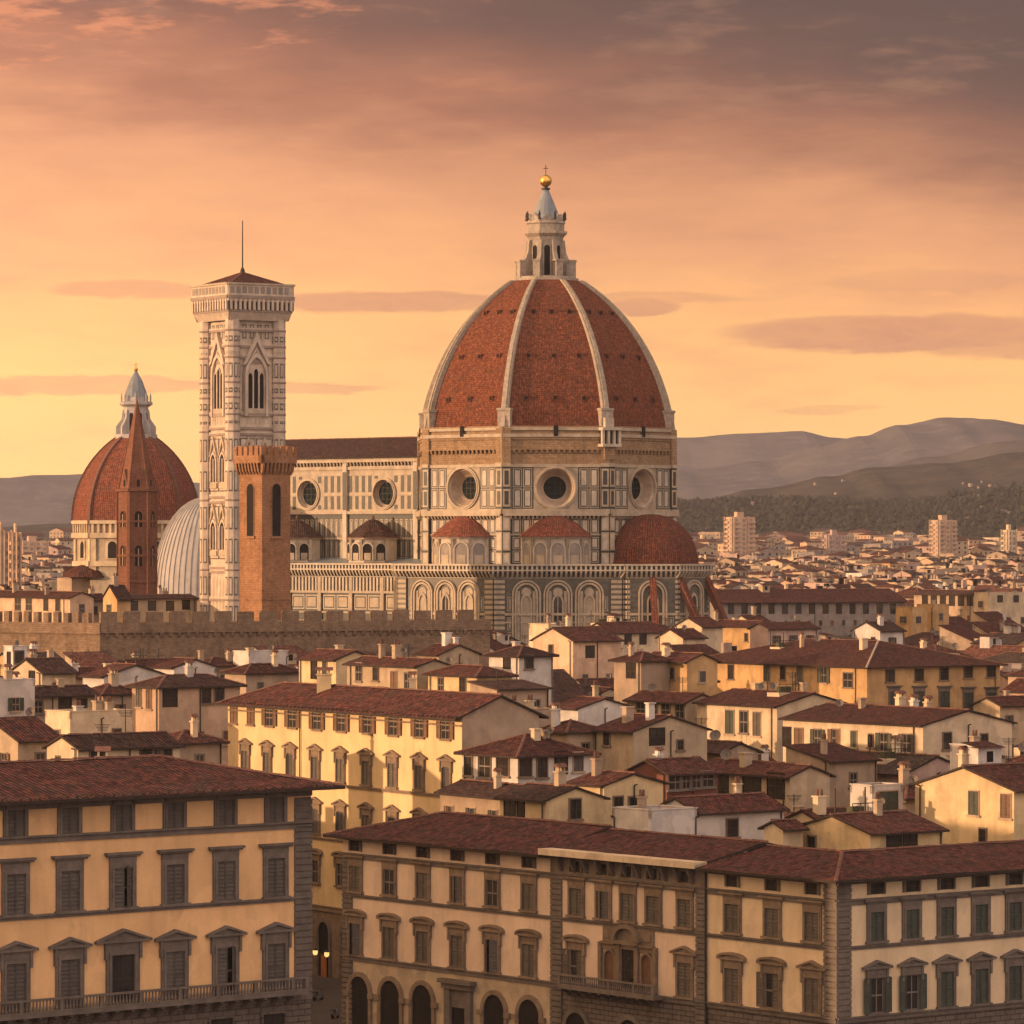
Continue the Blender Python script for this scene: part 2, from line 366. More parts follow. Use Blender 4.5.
M_lead = plain('grey_lead', (.21, .24, .26), .5, .2, .5, .5, .2, .1)
M_lead2 = plain('pale_ribbed_lead', (.37, .35, .33), .6, .15, .5, .45, .2, .1)
M_gold = plain('gilded_copper', (.85, .46, .11), .28, .1, .5, 0, 0, 0, .95, .5)
M_ocul = plain('dark_leaded_glass', (.012, .018, .018), .9, .4, 1, 0, 0, 0, 0, .03)
M_iron = plain('dark_iron', (.03, .026, .024), .6, .2, 1, 0, 0, 0)
M_tower = plain('rosy_marble', (.49, .40, .31), .6, .22, .6, .6, .2, .1); M_band = plain('dull_band_marble', (.27, .21, .17), .6, .2, .8, .3, .3, .1); M_line = plain('grey_green_marble', (.105, .098, .078), .5, .3, 1, .1, .2, .1)
M_foil = [plain('foliage_dark', (.030, .036, .018), .8, .5, 1.5, 0, .3, 0), plain('foliage_mid', (.055, .058, .028), .8, .5, 1.5, 0, .3, 0)]
M_bark = plain('tree_bark', (.07, .05, .035), .9)
# ------------------------------------------------------------------ window prototypes
def leaf(mb, t0, t1, z0, z1, k, m=0, step=.27, LOC=LOC):
    """One louvred shutter leaf."""
    w = .07
    mb.box(LOC, t0, t0 + w, z0, z1, k, k + .06, m); mb.box(LOC, t1 - w, t1, z0, z1, k, k + .06, m)
    for z in (z0, (z0 + z1) / 2 - .04, z1 - .09): mb.box(LOC, t0 + w, t1 - w, z, z + .09, k, k + .055, m)
    z = z0 + .09
    while z < z1 - .1:
        a = LOC.P(t0 + w, z, k + .05); b = LOC.P(t1 - w, z, k + .05); c = LOC.P(t1 - w, z + step, k - .02); d = LOC.P(t0 + w, z + step, k - .02)
        mb.face((a, b, c, d), m); z += step
def window(w, h, fw=.3, shut='closed', top=None, stone=None, mshut=None, sill=True, fk=.16, name='window', pedw=None, seed=0):
    stone = stone or M_serena; mshut = mshut or M_shut
    f = MB(); x = w / 2
    if fw:
        f.box(LOC, -x - fw, -x, 0, h + fw, 0, fk); f.box(LOC, x, x + fw, 0, h + fw, 0, fk); f.box(LOC, -x, x, h, h + fw, 0, fk - .004)
        f.box(LOC, -x - fw * .55, -x, 0, h + fw * .5, fk, fk + .05); f.box(LOC, x, x + fw * .55, 0, h + fw * .5, fk, fk + .05); f.box(LOC, -x, x, h, h + fw * .5, fk - .004, fk + .046)
    if sill: f.box(LOC, -x - fw - .12, x + fw + .12, -.2, -.003, 0, fk + .14)
    kids = []
    p = MB(); p.box(LOC, -x, x, 0, h, 0, .02, 0)
    if shut != 'closed':
        for t in (-x, -.045, x - .09): p.box(LOC, t, t + .09, 0, h, .02, .05, 1)
        for q in (0, .5, 1): p.box(LOC, -x + .09, x - .09, max(0, h * q - .08), min(h, h * q + .05), .02, .045, 1)
    kids.append(('pane', p.mesh('pane', [M_glass, M_paint if shut != 'dark' else M_wood])))
    rng = random.Random(seed)
    if shut == 'closed':
        for t0, t1 in ((-x, -.01), (.01, x)):
            s = MB(); leaf(s, t0, t1, 0, h, .03 + rng.random() * .03); kids.append(('shutter', s.mesh('shutter', [mshut])))
    elif shut == 'open':
        for t0, t1 in ((-x - x, -x - .02), (x + .02, x + x)):
            s = MB(); leaf(s, t0, t1, 0, h, fk + .06); kids.append(('shutter', s.mesh('shutter', [mshut])))
    elif shut == 'ajar':
        for sg in (-1, 1):
            an = R(rng.uniform(14, 42)); s = MB(); g = Fr((sg * x, -.06), (math.cos(an), sg * math.sin(an)))
            leaf(s, *((0, x - .01) if sg < 0 else (-x + .01, 0)), 0, h, 0, LOC=g); kids.append(('shutter', s.mesh('shutter', [mshut])))
    elif shut == 'half':
        s = MB(); leaf(s, -x - x, -x - .02, 0, h, fk + .06); kids.append(('shutter', s.mesh('shutter', [mshut])))
        s = MB(); leaf(s, .01, x, 0, h, .05); kids.append(('shutter', s.mesh('shutter', [mshut])))
    W2 = x + fw
    z0 = h + fw
    pw = pedw or W2 + (.38 if top == 'lintel' else .56)
    if top == 'lintel':
        l = MB(); l.box(LOC, -W2 - .02, W2 + .02, z0 + .003, z0 + .42, 0, fk); l.box(LOC, -pw + .1, pw - .1, z0 + .42, z0 + .54, 0, .28); l.box(LOC, -pw, pw, z0 + .54, z0 + .70, 0, .40)
        kids.append(('lintel_cornice', l.mesh('lintel_cornice', [stone])))
    elif top in ('tri', 'seg'):
        l = MB(); l.box(LOC, -W2 - .02, W2 + .02, z0 + .003, z0 + .42, 0, fk)
        for sg in (-1, 1):
            a, b = sorted((sg * (W2 - .06), sg * (W2 + .14))); l.box(LOC, a, b, z0 - .7, z0 + .42, 0, .27)
        l.box(LOC, -pw, pw, z0 + .42, z0 + .60, 0, .34)
        r = pw * (.33 if top == 'tri' else .27); zb = z0 + .60
        if top == 'tri':
            outer = [(-pw, zb), (0, zb + r), (pw, zb)]; inner = [(-pw + .42, zb), (0, zb + r - .20), (pw - .42, zb)]
        else:
            outer = arc(0, zb, pw, 12, rz=r); inner = arc(0, zb, pw - .34, 12, rz=r - .2)
        l.ring(LOC, inner, outer, 0, .36); l.prism(LOC, inner[::-1], 0, .17)
        kids.append(('pediment', l.mesh('pediment', [stone])))
    return (name, f.mesh(name, [stone]), kids)

# ------------------------------------------------------------------ ground and hills
def ground_z(x, y):
    q = max(0.0, y - 1900.0)
    return min(30.0, q * 0.0125)
def ground():
    g = MB(); ys = [-300, 200, 600, 1200, 1900, 2400, 3000, 3700, 4400, 5200, 9300]; xs = [-3000 + 300 * i for i in range(21)]
    for j in range(len(ys) - 1):
        for i in range(20):
            g.face([(xs[i + a], ys[j + b], ground_z(0, ys[j + b])) for a, b in ((0, 0), (1, 0), (1, 1), (0, 1))])
    structure('ground', g, plain('city_ground', (.055, .045, .038), .95, .3, .05, 0, .2, 0))
ground()
def lerp_tab(tab, x):
    if x <= tab[0][0]: return tab[0][1]
    for (a, b), (c, d) in zip(tab, tab[1:]):
        if x <= c:
            f = (x - a) / (c - a); f = f * f * (3 - 2 * f) if len(tab) > 2 else f
            return b + (d - b) * f
    return tab[-1][1]
CREST = {}
def hill(name, key, crest, Y, front, mats, bumpy=1.0, base=None):
    g = MB(); x0, x1 = crest[0][0], crest[-1][0]; n = 150; rows = [0, .12, .27, .42, .58, .72, .86, .95, 1.0]
    def hz(px): return H + (HZ - lerp_tab(crest, px)) / F * Y
    rr = random.Random(len(name) * 7 + int(Y)); ph = [rr.random() * 6.28 for _ in range(8)]
    def nz(px, v):
        return (math.sin(px * .045 + ph[0] + v * 3) + .6 * math.sin(px * .11 + ph[1] - v * 5) + .35 * math.sin(px * .23 + ph[2] + v * 9)) * bumpy
    base = ground_z(0, Y - front) - 3 if base is None else base
    def V(i, v):
        px = x0 + (x1 - x0) * i / n; y = Y - front * (1 - v); zc = hz(px)
        s = v * v * (3 - 2 * v)
        z = base + (zc - base) * (0.35 * v + 0.65 * s) + nz(px, v) * 2.6 * v * (1.25 - v) + (nz(px * 3.1, v) * .5 if v > .9 else 0)
        return Vector(((px - 512) / F * Y, y + nz(px * .7, v) * 25 * v, z))
    grid = [[V(i, v) for v in rows] for i in range(n + 1)]
    for i in range(n):
        for j in range(len(rows) - 1):
            g.face((grid[i][j], grid[i + 1][j], grid[i + 1][j + 1], grid[i][j + 1]), 0, None, True)
        a, b = grid[i][-1], grid[i + 1][-1]
        g.face((a, b, Vector((b.x, b.y + front * .8, base)), Vector((a.x, a.y + front * .8, base))), 0, None, True)
    CREST[key] = (V, n, x0, x1)
    return structure(name, g, mats)
def hillmat(name, c1, c2, sc):
    m, nt, b, nd, mix, noise, rng, scl, bump = mk(name)
    pos = nd('ShaderNodeNewGeometry').outputs['Position']
    x = mix(rng(noise(pos, sc, 6, .65), .38, .66, 0, 1), c1, c2)
    x = mix(rng(noise(pos, sc * 7, 5, .7), .5, .8, 0, .8), x, t3(c2, 1.6))
    nt.links.new(x, b.inputs['Base Color']); b.inputs['Roughness'].default_value = 1; b.inputs['Specular IOR Level'].default_value = 0
    return m
M_h1 = hillmat('hill_far', (.085, .090, .105), (.13, .125, .132), .004)  # far and mid hills: blue-grey of distance haze put into the colour
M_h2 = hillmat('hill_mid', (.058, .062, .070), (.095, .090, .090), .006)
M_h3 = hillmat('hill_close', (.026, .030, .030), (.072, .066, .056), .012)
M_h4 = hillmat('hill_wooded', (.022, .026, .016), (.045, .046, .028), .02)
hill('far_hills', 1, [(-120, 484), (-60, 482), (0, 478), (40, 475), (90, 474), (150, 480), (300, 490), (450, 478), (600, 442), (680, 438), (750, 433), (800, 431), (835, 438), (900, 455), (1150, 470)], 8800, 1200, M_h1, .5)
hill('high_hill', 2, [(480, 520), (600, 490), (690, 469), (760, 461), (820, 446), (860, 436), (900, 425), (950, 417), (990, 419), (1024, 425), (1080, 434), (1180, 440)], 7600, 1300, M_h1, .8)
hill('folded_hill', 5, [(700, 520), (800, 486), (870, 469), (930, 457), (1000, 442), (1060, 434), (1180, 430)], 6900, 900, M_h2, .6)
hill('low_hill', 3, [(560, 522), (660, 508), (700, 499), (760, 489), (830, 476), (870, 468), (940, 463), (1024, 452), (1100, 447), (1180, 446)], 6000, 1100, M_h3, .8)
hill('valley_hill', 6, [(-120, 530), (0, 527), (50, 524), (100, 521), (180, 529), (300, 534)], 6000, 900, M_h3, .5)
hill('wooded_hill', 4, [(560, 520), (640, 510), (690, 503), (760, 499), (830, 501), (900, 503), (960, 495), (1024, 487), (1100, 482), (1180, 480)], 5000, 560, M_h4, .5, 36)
def forest():
    g = MB(); rr = random.Random(5)
    V, n, x0, x1 = CREST[4]
    for q in range(6500):
        i = rr.random() * n; v = rr.random() ** .8
        p = V(i, min(.97, v)); r = rr.uniform(1.6, 4.2) * (1.2 if rr.random() < .15 else 1); h = r * rr.uniform(1.2, 2.0); a0 = rr.random() * 6
        ring = [p + Vector((r * rr.uniform(.7, 1.2) * math.cos(a0 + k * 1.2566), r * rr.uniform(.7, 1.2) * math.sin(a0 + k * 1.2566), h * rr.uniform(.3, .6))) for k in range(5)]
        top = p + Vector((rr.uniform(-.5, .5) * r, rr.uniform(-.5, .5) * r, h * rr.uniform(.95, 1.25)))
        bot = p + Vector((0, 0, -2)); m = 0 if rr.random() < .7 else 1
        for k in range(5):
            g.face((ring[k], ring[(k + 1) % 5], top), m, None, True); g.face((ring[(k + 1) % 5], ring[k], bot), m, None, True)
    tag(link(bpy.data.objects.new('forest', g.mesh('forest', [hillmat('wood_dark', (.020, .025, .022), (.036, .040, .033), .05), hillmat('wood_mid', (.034, .037, .026), (.054, .052, .038), .05)]))),
        'dark mass of woodland covering the slope behind the city', 'woodland', kind='stuff')
forest()

# ------------------------------------------------------------------ roofs
def patch(mb, q, nu, nv, amp=0.0, corr=0.0, m=0, rr=random):
    """A quad (a b c d; ab is the eave) as a grid; corr lifts every other column like barrel tiles, amp makes it sag a little."""
    a, b, c, d = [Vector(p) for p in q]
    nrm = (b - a).cross(d - a).normalized(); u = Vector((-nrm.y, nrm.x, 0))
    u = u.normalized() if u.length > 1e-4 else (b - a).normalized(); w = nrm.cross(u)
    G = []
    jit = [[(rr.uniform(-amp, amp) if amp else 0) for _ in range(9)] for _ in range(nv + 1)]
    for i in range(nu + 1):
        f = i / nu; col = []
        for j in range(nv + 1):
            g = j / nv; p = (a * (1 - f) + b * f) * (1 - g) + (d * (1 - f) + c * f) * g
            k = f * 8; k0 = min(7, int(k)); s = k - k0
            z = jit[j][k0] * (1 - s) + jit[j][k0 + 1] * s
            col.append(p + nrm * (z + (corr if i % 2 else 0.0)))
        G.append(col)
    for i in range(nu):
        for j in range(nv):
            ps = (G[i][j], G[i + 1][j], G[i + 1][j + 1], G[i][j + 1])
            mb.face(ps, m, [(p.dot(u), p.dot(w)) for p in ps])
    return G
def slope(mb, q, th=.2, near=False, mt=0, mu=2, amp=.05, rr=random):
    """A roof slope: tiled top, boarded underside, edges."""
    a, b, c, d = [Vector(p) for p in q]; dn = Vector((0, 0, -th))
    if (c - d).length < .05:
        if near: patch(mb, (a, b, c, d), 8, 5, amp, 0, mt, rr)
        else: mb.face((a, b, c), mt)
        mb.face((b + dn, a + dn, c + dn), mu)
        es = ((a, b),)
    else:
        L = (b - a).length
        if near: patch(mb, q, 16, 8, amp, 0, mt, rr)
        else: patch(mb, q, max(2, int(L / 1.6)), 3, amp, 0, mt, rr)
        mb.face((b + dn, a + dn, d + dn, c + dn), mu)
        es = ((a, b), (b, c), (d, a))
    for p, s in es: mb.face((p + dn, s + dn, s, p), mu)
def cap_line(mb, p, q, w=.34, h=.14, m=1):
    p, q = Vector(p), Vector(q); d = (q - p); s = Vector((-d.y, d.x, 0))
    s = s.normalized() * w / 2 if s.length > 1e-4 else Vector((w / 2, 0, 0)); up = Vector((0, 0, h))
    n = max(1, int(d.length / .9)); rr = random.Random(int(abs(p.x * 7 + p.y * 3)))
    for i in range(n):
        a = p + d * (i / n); b = p + d * ((i + .97) / n); j = Vector((0, 0, rr.uniform(-.03, .03)))
        A = [a - s, a - s * .5 + up + j, a + s * .5 + up + j, a + s]; B = [b - s, b - s * .5 + up * .8 + j, b + s * .5 + up * .8 + j, b + s]
        for k in range(3): mb.face((A[k + 1], A[k], B[k], B[k + 1]), m)
        mb.face((A[0], A[1], A[2], A[3]), m); mb.face((B[3], B[2], B[1], B[0]), m)

# ------------------------------------------------------------------ chimneys and other small roof pieces
def chimney(parent, p, w=.8, h=1.8, mat=None, kind=0, fr=None):
    mb = MB(); f = Fr((p[0], p[1]), fr.d if fr else (1, 0)); z = p[2]
    mb.box(f, -w / 2, w / 2, z - 1.2, z + h, -w * .35, w * .35, 0, True); mb.box(f, -w / 2 - .1, w / 2 + .1, z + h, z + h + .14, -w * .35 - .1, w * .35 + .1, 0, True)
    if kind == 0:
        for t in (-w * .4, w * .4 - .14): mb.box(f, t, t + .14, z + h + .14, z + h + .5, -w * .3, w * .3, 0, True)
        s = w * .62
        mb.face((f.P(-s, z + h + .5, w * .5), f.P(s, z + h + .5, w * .5), f.P(s, z + h + .85, 0), f.P(-s, z + h + .85, 0)), 1)
        mb.face((f.P(s, z + h + .5, -w * .5), f.P(-s, z + h + .5, -w * .5), f.P(-s, z + h + .85, 0), f.P(s, z + h + .85, 0)), 1)
        mb.face((f.P(-s, z + h + .5, -w * .5), f.P(-s, z + h + .5, w * .5), f.P(-s, z + h + .85, 0)), 1); mb.face((f.P(s, z + h + .5, w * .5), f.P(s, z + h + .5, -w * .5), f.P(s, z + h + .85, 0)), 1)
    elif kind == 1:
        for t in (-w * .25, w * .25): mb.tube(f.P(t, z + h + .1), f.P(t, z + h + .75), .15, .11, 7, 1)
    return part('chimney', mb, [mat or MW['sand'], M_ridge], parent)
def antenna(parent, p, h=2.6):
    mb = MB(); p = Vector(p); mb.tube(p - Vector((0, 0, .6)), p + Vector((0, 0, h)), .06, .05, 5)
    for k in range(5):
        z = h - .15 - k * .14; l = .75 - .08 * k
        mb.tube(p + Vector((-l, .1 * k, z)), p + Vector((l, .1 * k, z)), .035, None, 4)
    return part('antenna', mb, M_iron, parent)
def dish(parent, p, r=.55):
    mb = MB(); p = Vector(p); mb.tube(p - Vector((0, 0, .6)), p + Vector((0, 0, .9)), .05, .05, 5, 1)
    c = p + Vector((0, 0, 1.1)); ax = Vector((-.25, -.85, .45)).normalized(); u = ax.orthogonal().normalized(); w = ax.cross(u)
    rings = [[c + ax * (rr * rr * .35 - .1) + (u * math.cos(a * .5236) + w * math.sin(a * .5236)) * r * rr for a in range(12)] for rr in (.05, .55, 1.0)]
    for i in range(2):
        for a in range(12): mb.face((rings[i][a], rings[i][(a + 1) % 12], rings[i + 1][(a + 1) % 12], rings[i + 1][a]), 0, None, True)
    mb.tube(c - ax * .1, c + ax * .5, .03, .03, 4, 1)
    return part('satellite_dish', mb, [M_paint, M_iron], parent)

# ------------------------------------------------------------------ the four palaces
def quoin(mb, fr, t0, t1, z0, z1, k=.10, m=0, step=.46):
    z = z0; i = 0
    while z < z1 - .05:
        e = 0.0
        mb.box(fr, t0 - (e if t0 > .3 else 0), t1, z + .05, min(z + step, z1) - .05, 0, k, m); z += step; i += 1
    mb.box(fr, t0 + .02, t1 - .02, z0, z1, 0, .03, m)
def band(mb, fr, t0, t1, z0, z1, k=.14, m=0, lip=.10):
    mb.box(fr, t0, t1, z0, z1 - .13, 0, k, m); mb.box(fr, t0 - lip if t0 > .2 else t0, t1, z1 - .13, z1, 0, k + lip, m)
def face_wall(mb, fr, t0, t1, z0, z1, m=0, k=0.0): mb.face((fr.P(t0, z0, k), fr.P(t1, z0, k), fr.P(t1, z1, k), fr.P(t0, z1, k)), m)
def rafters(mb, fr, t0, t1, z, out, m=0, step=.7, h=.2, w=.14):
    t = t0
    while t < t1: mb.box(fr, t, t + w, z - h, z, 0, out, m); t += step
def balcony(parent, fr, t0, t1, z, out=1.0, h=.95, m=None):
    mb = MB(); mb.box(fr, t0, t1, z - .28, z, 0, out, 0, True); mb.box(fr, t0, t1, z + h - .14, z + h, out - .24, out, 0, True); mb.box(fr, t0, t1, z + .01, z + .12, out - .24, out, 0, True)
    for a in (t0, t1 - .3): mb.box(fr, a, a + .3, z + .12, z + h - .14, out - .28, out + .003, 0, True)
    o = part('balcony', mb, m or M_serena, parent)
    b = MB(); t = t0 + .42; i = 0
    while t < t1 - .4:
        if i % 12 == 11: b.box(fr, t - .05, t + .17, z + .12, z + h - .14, out - .24, out - .02, 0, True)
        else:
            c = fr.P(t, z, out - .13)
            b.lathe(c, [(.06, .12), (.10, .28), (.05, .5), (.05, h - .22), (.08, h - .14)], 6, 0, 0, True)
        t += .27; i += 1
    part('balustrade', b, m or M_serena, o)
    q = MB(); t = t0 + .3
    while t < t1 - .2:
        q.prism(Fr(fr.P(t, 0, 0), fr.n), [(0, z - 1.0), (out * .45, z - .62), (out * .9, z - .42), (out * .9, z - .283), (0, z - .283)], -.13, .13, 0, True); t += 1.25
    part('bracket', q, m or M_serena, o)
    return o

def palace_gold():
    a = R(41); u = Vector((math.cos(a), math.sin(a), 0)); v = Vector((-u.y, u.x, 0))
    c = at_xy(311, 297); L = 33.0; o = c - u * L
    fr = Fr(o, u)
    root = thing('palace', 'golden yellow palace with grey stone frames and long balcony beside the narrow street', 'palace', (o.x, o.y, 0))
    D = 15.0; ze = 28.3
    w = MB(); face_wall(w, fr, 0, L, 13.9, ze)
    face_wall(w, fr, 0, L, 0, 13.9, 1)
    fe = Fr(c, v); face_wall(w, fe, 0, D, 0, ze); fb = Fr(c + v * D, -u); face_wall(w, fb, 0, L, 0, ze); fl = Fr(o + v * D, -v); face_wall(w, fl, 0, D, 0, ze)
    part('wall', w, [M_pal, M_rust], root)
    q = MB(); quoin(q, fr, L - 1.5, L, 13.95, ze - .9, .12); quoin(q, fe, 0, 1.5, 13.95, ze - .9, .12); part('corner_quoin', q, M_serena, root)
    s = MB()
    band(s, fr, 0, L, 25.25, 25.75, .12); band(s, fr, 0, L, 20.2, 20.52, .1, 0, .12); band(s, fr, 0, L, 13.3, 14.0, .12)
    s.box(fr, 0, L, ze - .8, ze - .1, 0, .16); s.box(fr, 0, L + .2, 25.62, 25.66, 0, .3)
    part('string_course', s, M_serena, root)
    bays = [fr.t(p) for p in (15, 70, 124, 176, 227, 275)]
    d = (bays[5] - bays[0]) / 5; bays = [bays[0] + d * i for i in range(6)]
    w3 = window(1.35, 2.1, .3, 'closed', None, sill=False, seed=1)
    w2 = [window(1.5, 2.65, .34, 'ajar' if i == 3 else 'closed', 'lintel', seed=i) for i in range(5)]
    w1 = window(1.55, 3.2, .36, 'closed', 'tri', sill=False, seed=3)
    w1j = window(1.55, 3.2, .36, 'ajar', 'tri', sill=False, seed=8)
    w1b = window(1.9, 3.25, .42, 'dark', 'tri', sill=False, pedw=2.3)
    for i, t in enumerate([bays[0] - d] + bays):
        put(w3, fr, t, 25.75, root); put(w2[i % 5], fr, t, 20.62, root)
        put(w1b if i == 3 else w1j if i == 5 else w1, fr, t, 14.15, root, label='taller balcony door with open dark panes' if i == 3 else None)
    for t in (bays[0] - d, bays[4], bays[5] + .2): put(window(1.9, 1.9, .15, 'dark', None, M_rust, sill=False), fr, t - .4, 10.6, root)
    for i in (1, 2, 3):
        mb = MB(); arch_ring(mb, fr, bays[i] + .6, 8.2, 11.0, 1.15, .35, 0, .16); arch_fill(mb, fr, bays[i] + .6, 8.2, 11.0, 1.15, .01, .05, 1)
        part('arched_window', mb, [M_serena, M_dark], root)
    balcony(root, fr, -2, L - 1.0, 14.05, 1.05)
    # hipped roof with deep eaves
    rf = MB(); ov = 1.7; p = .22; z0 = ze + .25 - ov * p; hz = ze + .25 + p * D / 2
    A = lambda t, k, z: fr.P(t, z, -k)
    e0, e1, e2, e3 = A(-ov - 6, -ov, z0), A(L + ov, -ov, z0), A(L + ov, D + ov, z0), A(-ov - 6, D + ov, z0); r0, r1 = A(-6, D / 2, hz), A(L - D / 2, D / 2, hz)
    slope(rf, (e0, e1, r1, r0), .22, True, amp=.05); slope(rf, (e1, e2, r1, r1), .22, True); slope(rf, (e2, e3, r0, r1), .22); 
    cap_line(rf, r0, r1); cap_line(rf, e1, r1)
    ro = part('roof', rf, [M_tile, M_ridge, M_wood], root)
    rt = MB(); rafters(rt, fr, 0, L + 1.4, ze + .24 - .22, 1.5, 0, .75); part('rafter', rt, M_wood, ro)
    chimney(ro, A(22, 9.5, hz - 1.3), .9, 1.2)
def at_xy(px, Y): return Vector(((px - 512) / F * Y, Y, 0))
def P3(px, py, Y): return Vector(((px - 512) / F * Y, Y, H - (py - HZ) / F * Y))
palace_gold()

def palace_block():
    """The long row that turns the corner: three palaces in one frontage."""
    a = R(38); u = Vector((math.cos(a), math.sin(a), 0)); v = Vector((-u.y, u.x, 0))
    c = at_xy(837, 331)
    # along v: distance of a pixel column from the corner
    gq = Fr(c, v)
    q_of = lambda px: gq.t(px)
    qA, qB, qC = q_of(343), q_of(551), q_of(707)
    LU = 42.0; D = 13.0; ze = 19.0
    frL = lambda q1: Fr(c + v * q1, -v)          # viewer's left end at q1, runs towards the corner
    Z = dict(s1=(16.85, 17.35), w2=13.95, s2=(13.35, 13.68), w1=8.3, s3=(7.7, 8.15))
    def body(root, q0, q1, ends, m, ground_m):
        fr = frL(q1); L = q1 - q0; w = MB()
        face_wall(w, fr, 0, L, Z['s3'][0], ze); face_wall(w, fr, 0, L, 0, Z['s3'][0], 1)
        fb = Fr(c + u * D + v * q0, v); face_wall(w, fb, 0, L, 0, ze)
        if ends: fe = Fr(c + u * D + v * q1, -u); face_wall(w, fe, 0, D, 0, ze)
        part('wall', w, [m, ground_m], root); return fr, L
    def trims(root, fr, L, quoins, r_end=None):
        s = MB(); band(s, fr, 0, L, *Z['s1'], .12); band(s, fr, 0, L, *Z['s2'], .1); band(s, fr, 0, L, *Z['s3'], .12); s.box(fr, 0, L, ze - .5, ze - .05, 0, .14)
        part('string_course', s, M_serena, root)
        for t0, t1 in quoins: q = MB(); quoin(q, fr, t0, t1, Z['s3'][1] + .02, Z['s1'][0] - .02, .13); quoin(q, fr, t0, t1, .1, Z['s3'][0] - .02, .16); part('corner_quoin', q, M_serena, root)
    small = window(1.5, .9, .2, 'dark', None, sill=False); small2 = window(1.4, .9, .2, 'dark', None, M_serena2, sill=False)
    w2c = [window(1.65, 2.25, .26, 'closed', 'lintel', M_serena2, M_shut, seed=k) for k in range(2)]; w2h = window(1.65, 2.25, .26, 'glass', 'lintel', M_serena2)
    w2j = window(1.65, 2.25, .26, 'ajar', 'lintel', M_serena2, seed=4); w1j = window(1.7, 2.75, .26, 'ajar', 'seg', M_serena2, seed=6)
    w1s = window(1.7, 2.75, .26, 'closed', 'seg', M_serena2); w1t = window(1.7, 2.75, .26, 'closed', 'tri', M_serena2); w1o = window(1.7, 2.75, .26, 'half', 'seg', M_serena2)
    A = lambda p, q, z: c + u * p + v * q + Vector((0, 0, z))
    ov = 1.3; pt = .30
    def ridge_roof(root, q0, q1, hipend, dz=0.0, cut=0.0, pt=.27):
        z0 = ze + dz + .22 - ov * pt; hz = ze + dz + .22 + pt * D / 2; rf = MB()
        qe = q1 + ov if hipend else q1; qr = q1 - D / 2 if hipend else q1
        e0, e1, e2, e3 = A(-ov, qe, z0), A(-ov, q0, z0), A(D + ov, q0, z0), A(D + ov, qe, z0); r0, r1 = A(D / 2, qr, hz), A(D / 2, q0, hz)
        slope(rf, (e0, e1, r1, r0), .2, True); slope(rf, (e2, e3, r0, r1), .2)
        if hipend: slope(rf, (e3, e0, r0, r0), .2, True); cap_line(rf, e0, r0)
        cap_line(rf, r0, r1)
        ro = part('roof', rf, [M_tile, M_ridge, M_wood], root)
        rt = MB(); rafters(rt, frL(q1), 0, q1 - q0, ze + dz, 1.1, 0, .8); part('rafter', rt, M_wood, ro); return ro
    # --- cream palace with the arcade
    rA = thing('palace', 'cream palace with a row of street arches and six bays of dark shutters', 'palace', A(0, qB, 0))
    fr, L = body(rA, qB, qA, True, M_pal2, MW['sand']); trims(rA, fr, L, [(0, 1.5)])
    bay = [fr.t(p) for p in (356, 390, 423.5, 458, 493, 529.5)]
    for i, t in enumerate(bay):
        put(small, fr, t, 17.55, rA); put(w2h if i in (1, 4) else w2j if i == 3 else w2c[0], fr, t, Z['w2'], rA); put(w1j if i in (0, 4) else w1s, fr, t, Z['w1'], rA)
    for i, px in enumerate((360, 391, 423, 495, 530)):
        mb = MB(); t = fr.t(px); arch_ring(mb, fr, t, 0, 4.9, 1.45, .42, 0, .2); arch_fill(mb, fr, t, 0, 4.9, 1.45, .01, .06, 1)
        mb.box(fr, t - 2.25, t - 1.5, 4.5, 4.95, 0, .3); mb.box(fr, t + 1.5, t + 2.25, 4.5, 4.95, 0, .297)
        part('archway', mb, [M_serena2, M_dark], rA)
    mb = MB(); t = fr.t(460); mb.box(fr, t - 1.9, t - 1.1, 0, 6.4, 0, .35); mb.box(fr, t + 1.1, t + 1.9, 0, 6.4, 0, .35); mb.box(fr, t - 2.1, t + 2.1, 6.4, 6.9, 0, .5); mb.box(fr, t - 2.4, t + 2.4, 6.9, 7.25, 0, .75); mb.box(fr, t - 1.1, t + 1.1, 4.8, 6.4, 0, .12)
    mb.box(fr, t - 1.1, t + 1.1, 0, 4.8, .01, .05, 1); part('portal', mb, [M_serena, M_dark], rA)
    ro = ridge_roof(rA, qB, qA, True)
    # --- ornate middle palace with the balcony
    rB = thing('palace', 'pale palace with a central balcony under a round pediment and streaked frieze', 'palace', A(0, qC, 0))
    fr, L = body(rB, qC, qB, False, M_pal2, M_rust)
    trims(rB, fr, L, [(.02, 1.55), (L - 1.3, L - .02)])
    fz = MB(); fz.box(fr, 0, L, 17.35, 18.9, 0, .08)
    part('frieze', fz, plain('streaked_frieze', (.21, .16, .115), .9, .3, .8, .9, .4, .3), rB)
    for px in (577, 604, 628.5, 654, 685.5): put(small2, fr, fr.t(px), 17.6, rB, .08); put(w2j if px == 604 else w2c[1], fr, fr.t(px), Z['w2'], rB)
    cb = MB()
    for i in range(11):
        cb = MB(); t = 1.6 + (L - 3.2) * i / 10; cb.prism(Fr(fr.P(t, 0, 0), fr.n), [(.08, 17.5), (.3, 17.7), (.75, 18.5), (.75, 18.88), (.08, 18.88)], -.16, .16, 0, True); part('cornice_bracket', cb, M_serena, rB)
    put(w1o, fr, fr.t(577), Z['w1'], rB, label='window with one shutter folded back'); put(w1t, fr, fr.t(685.5), Z['w1'], rB)
    t = fr.t(629); cp = MB()
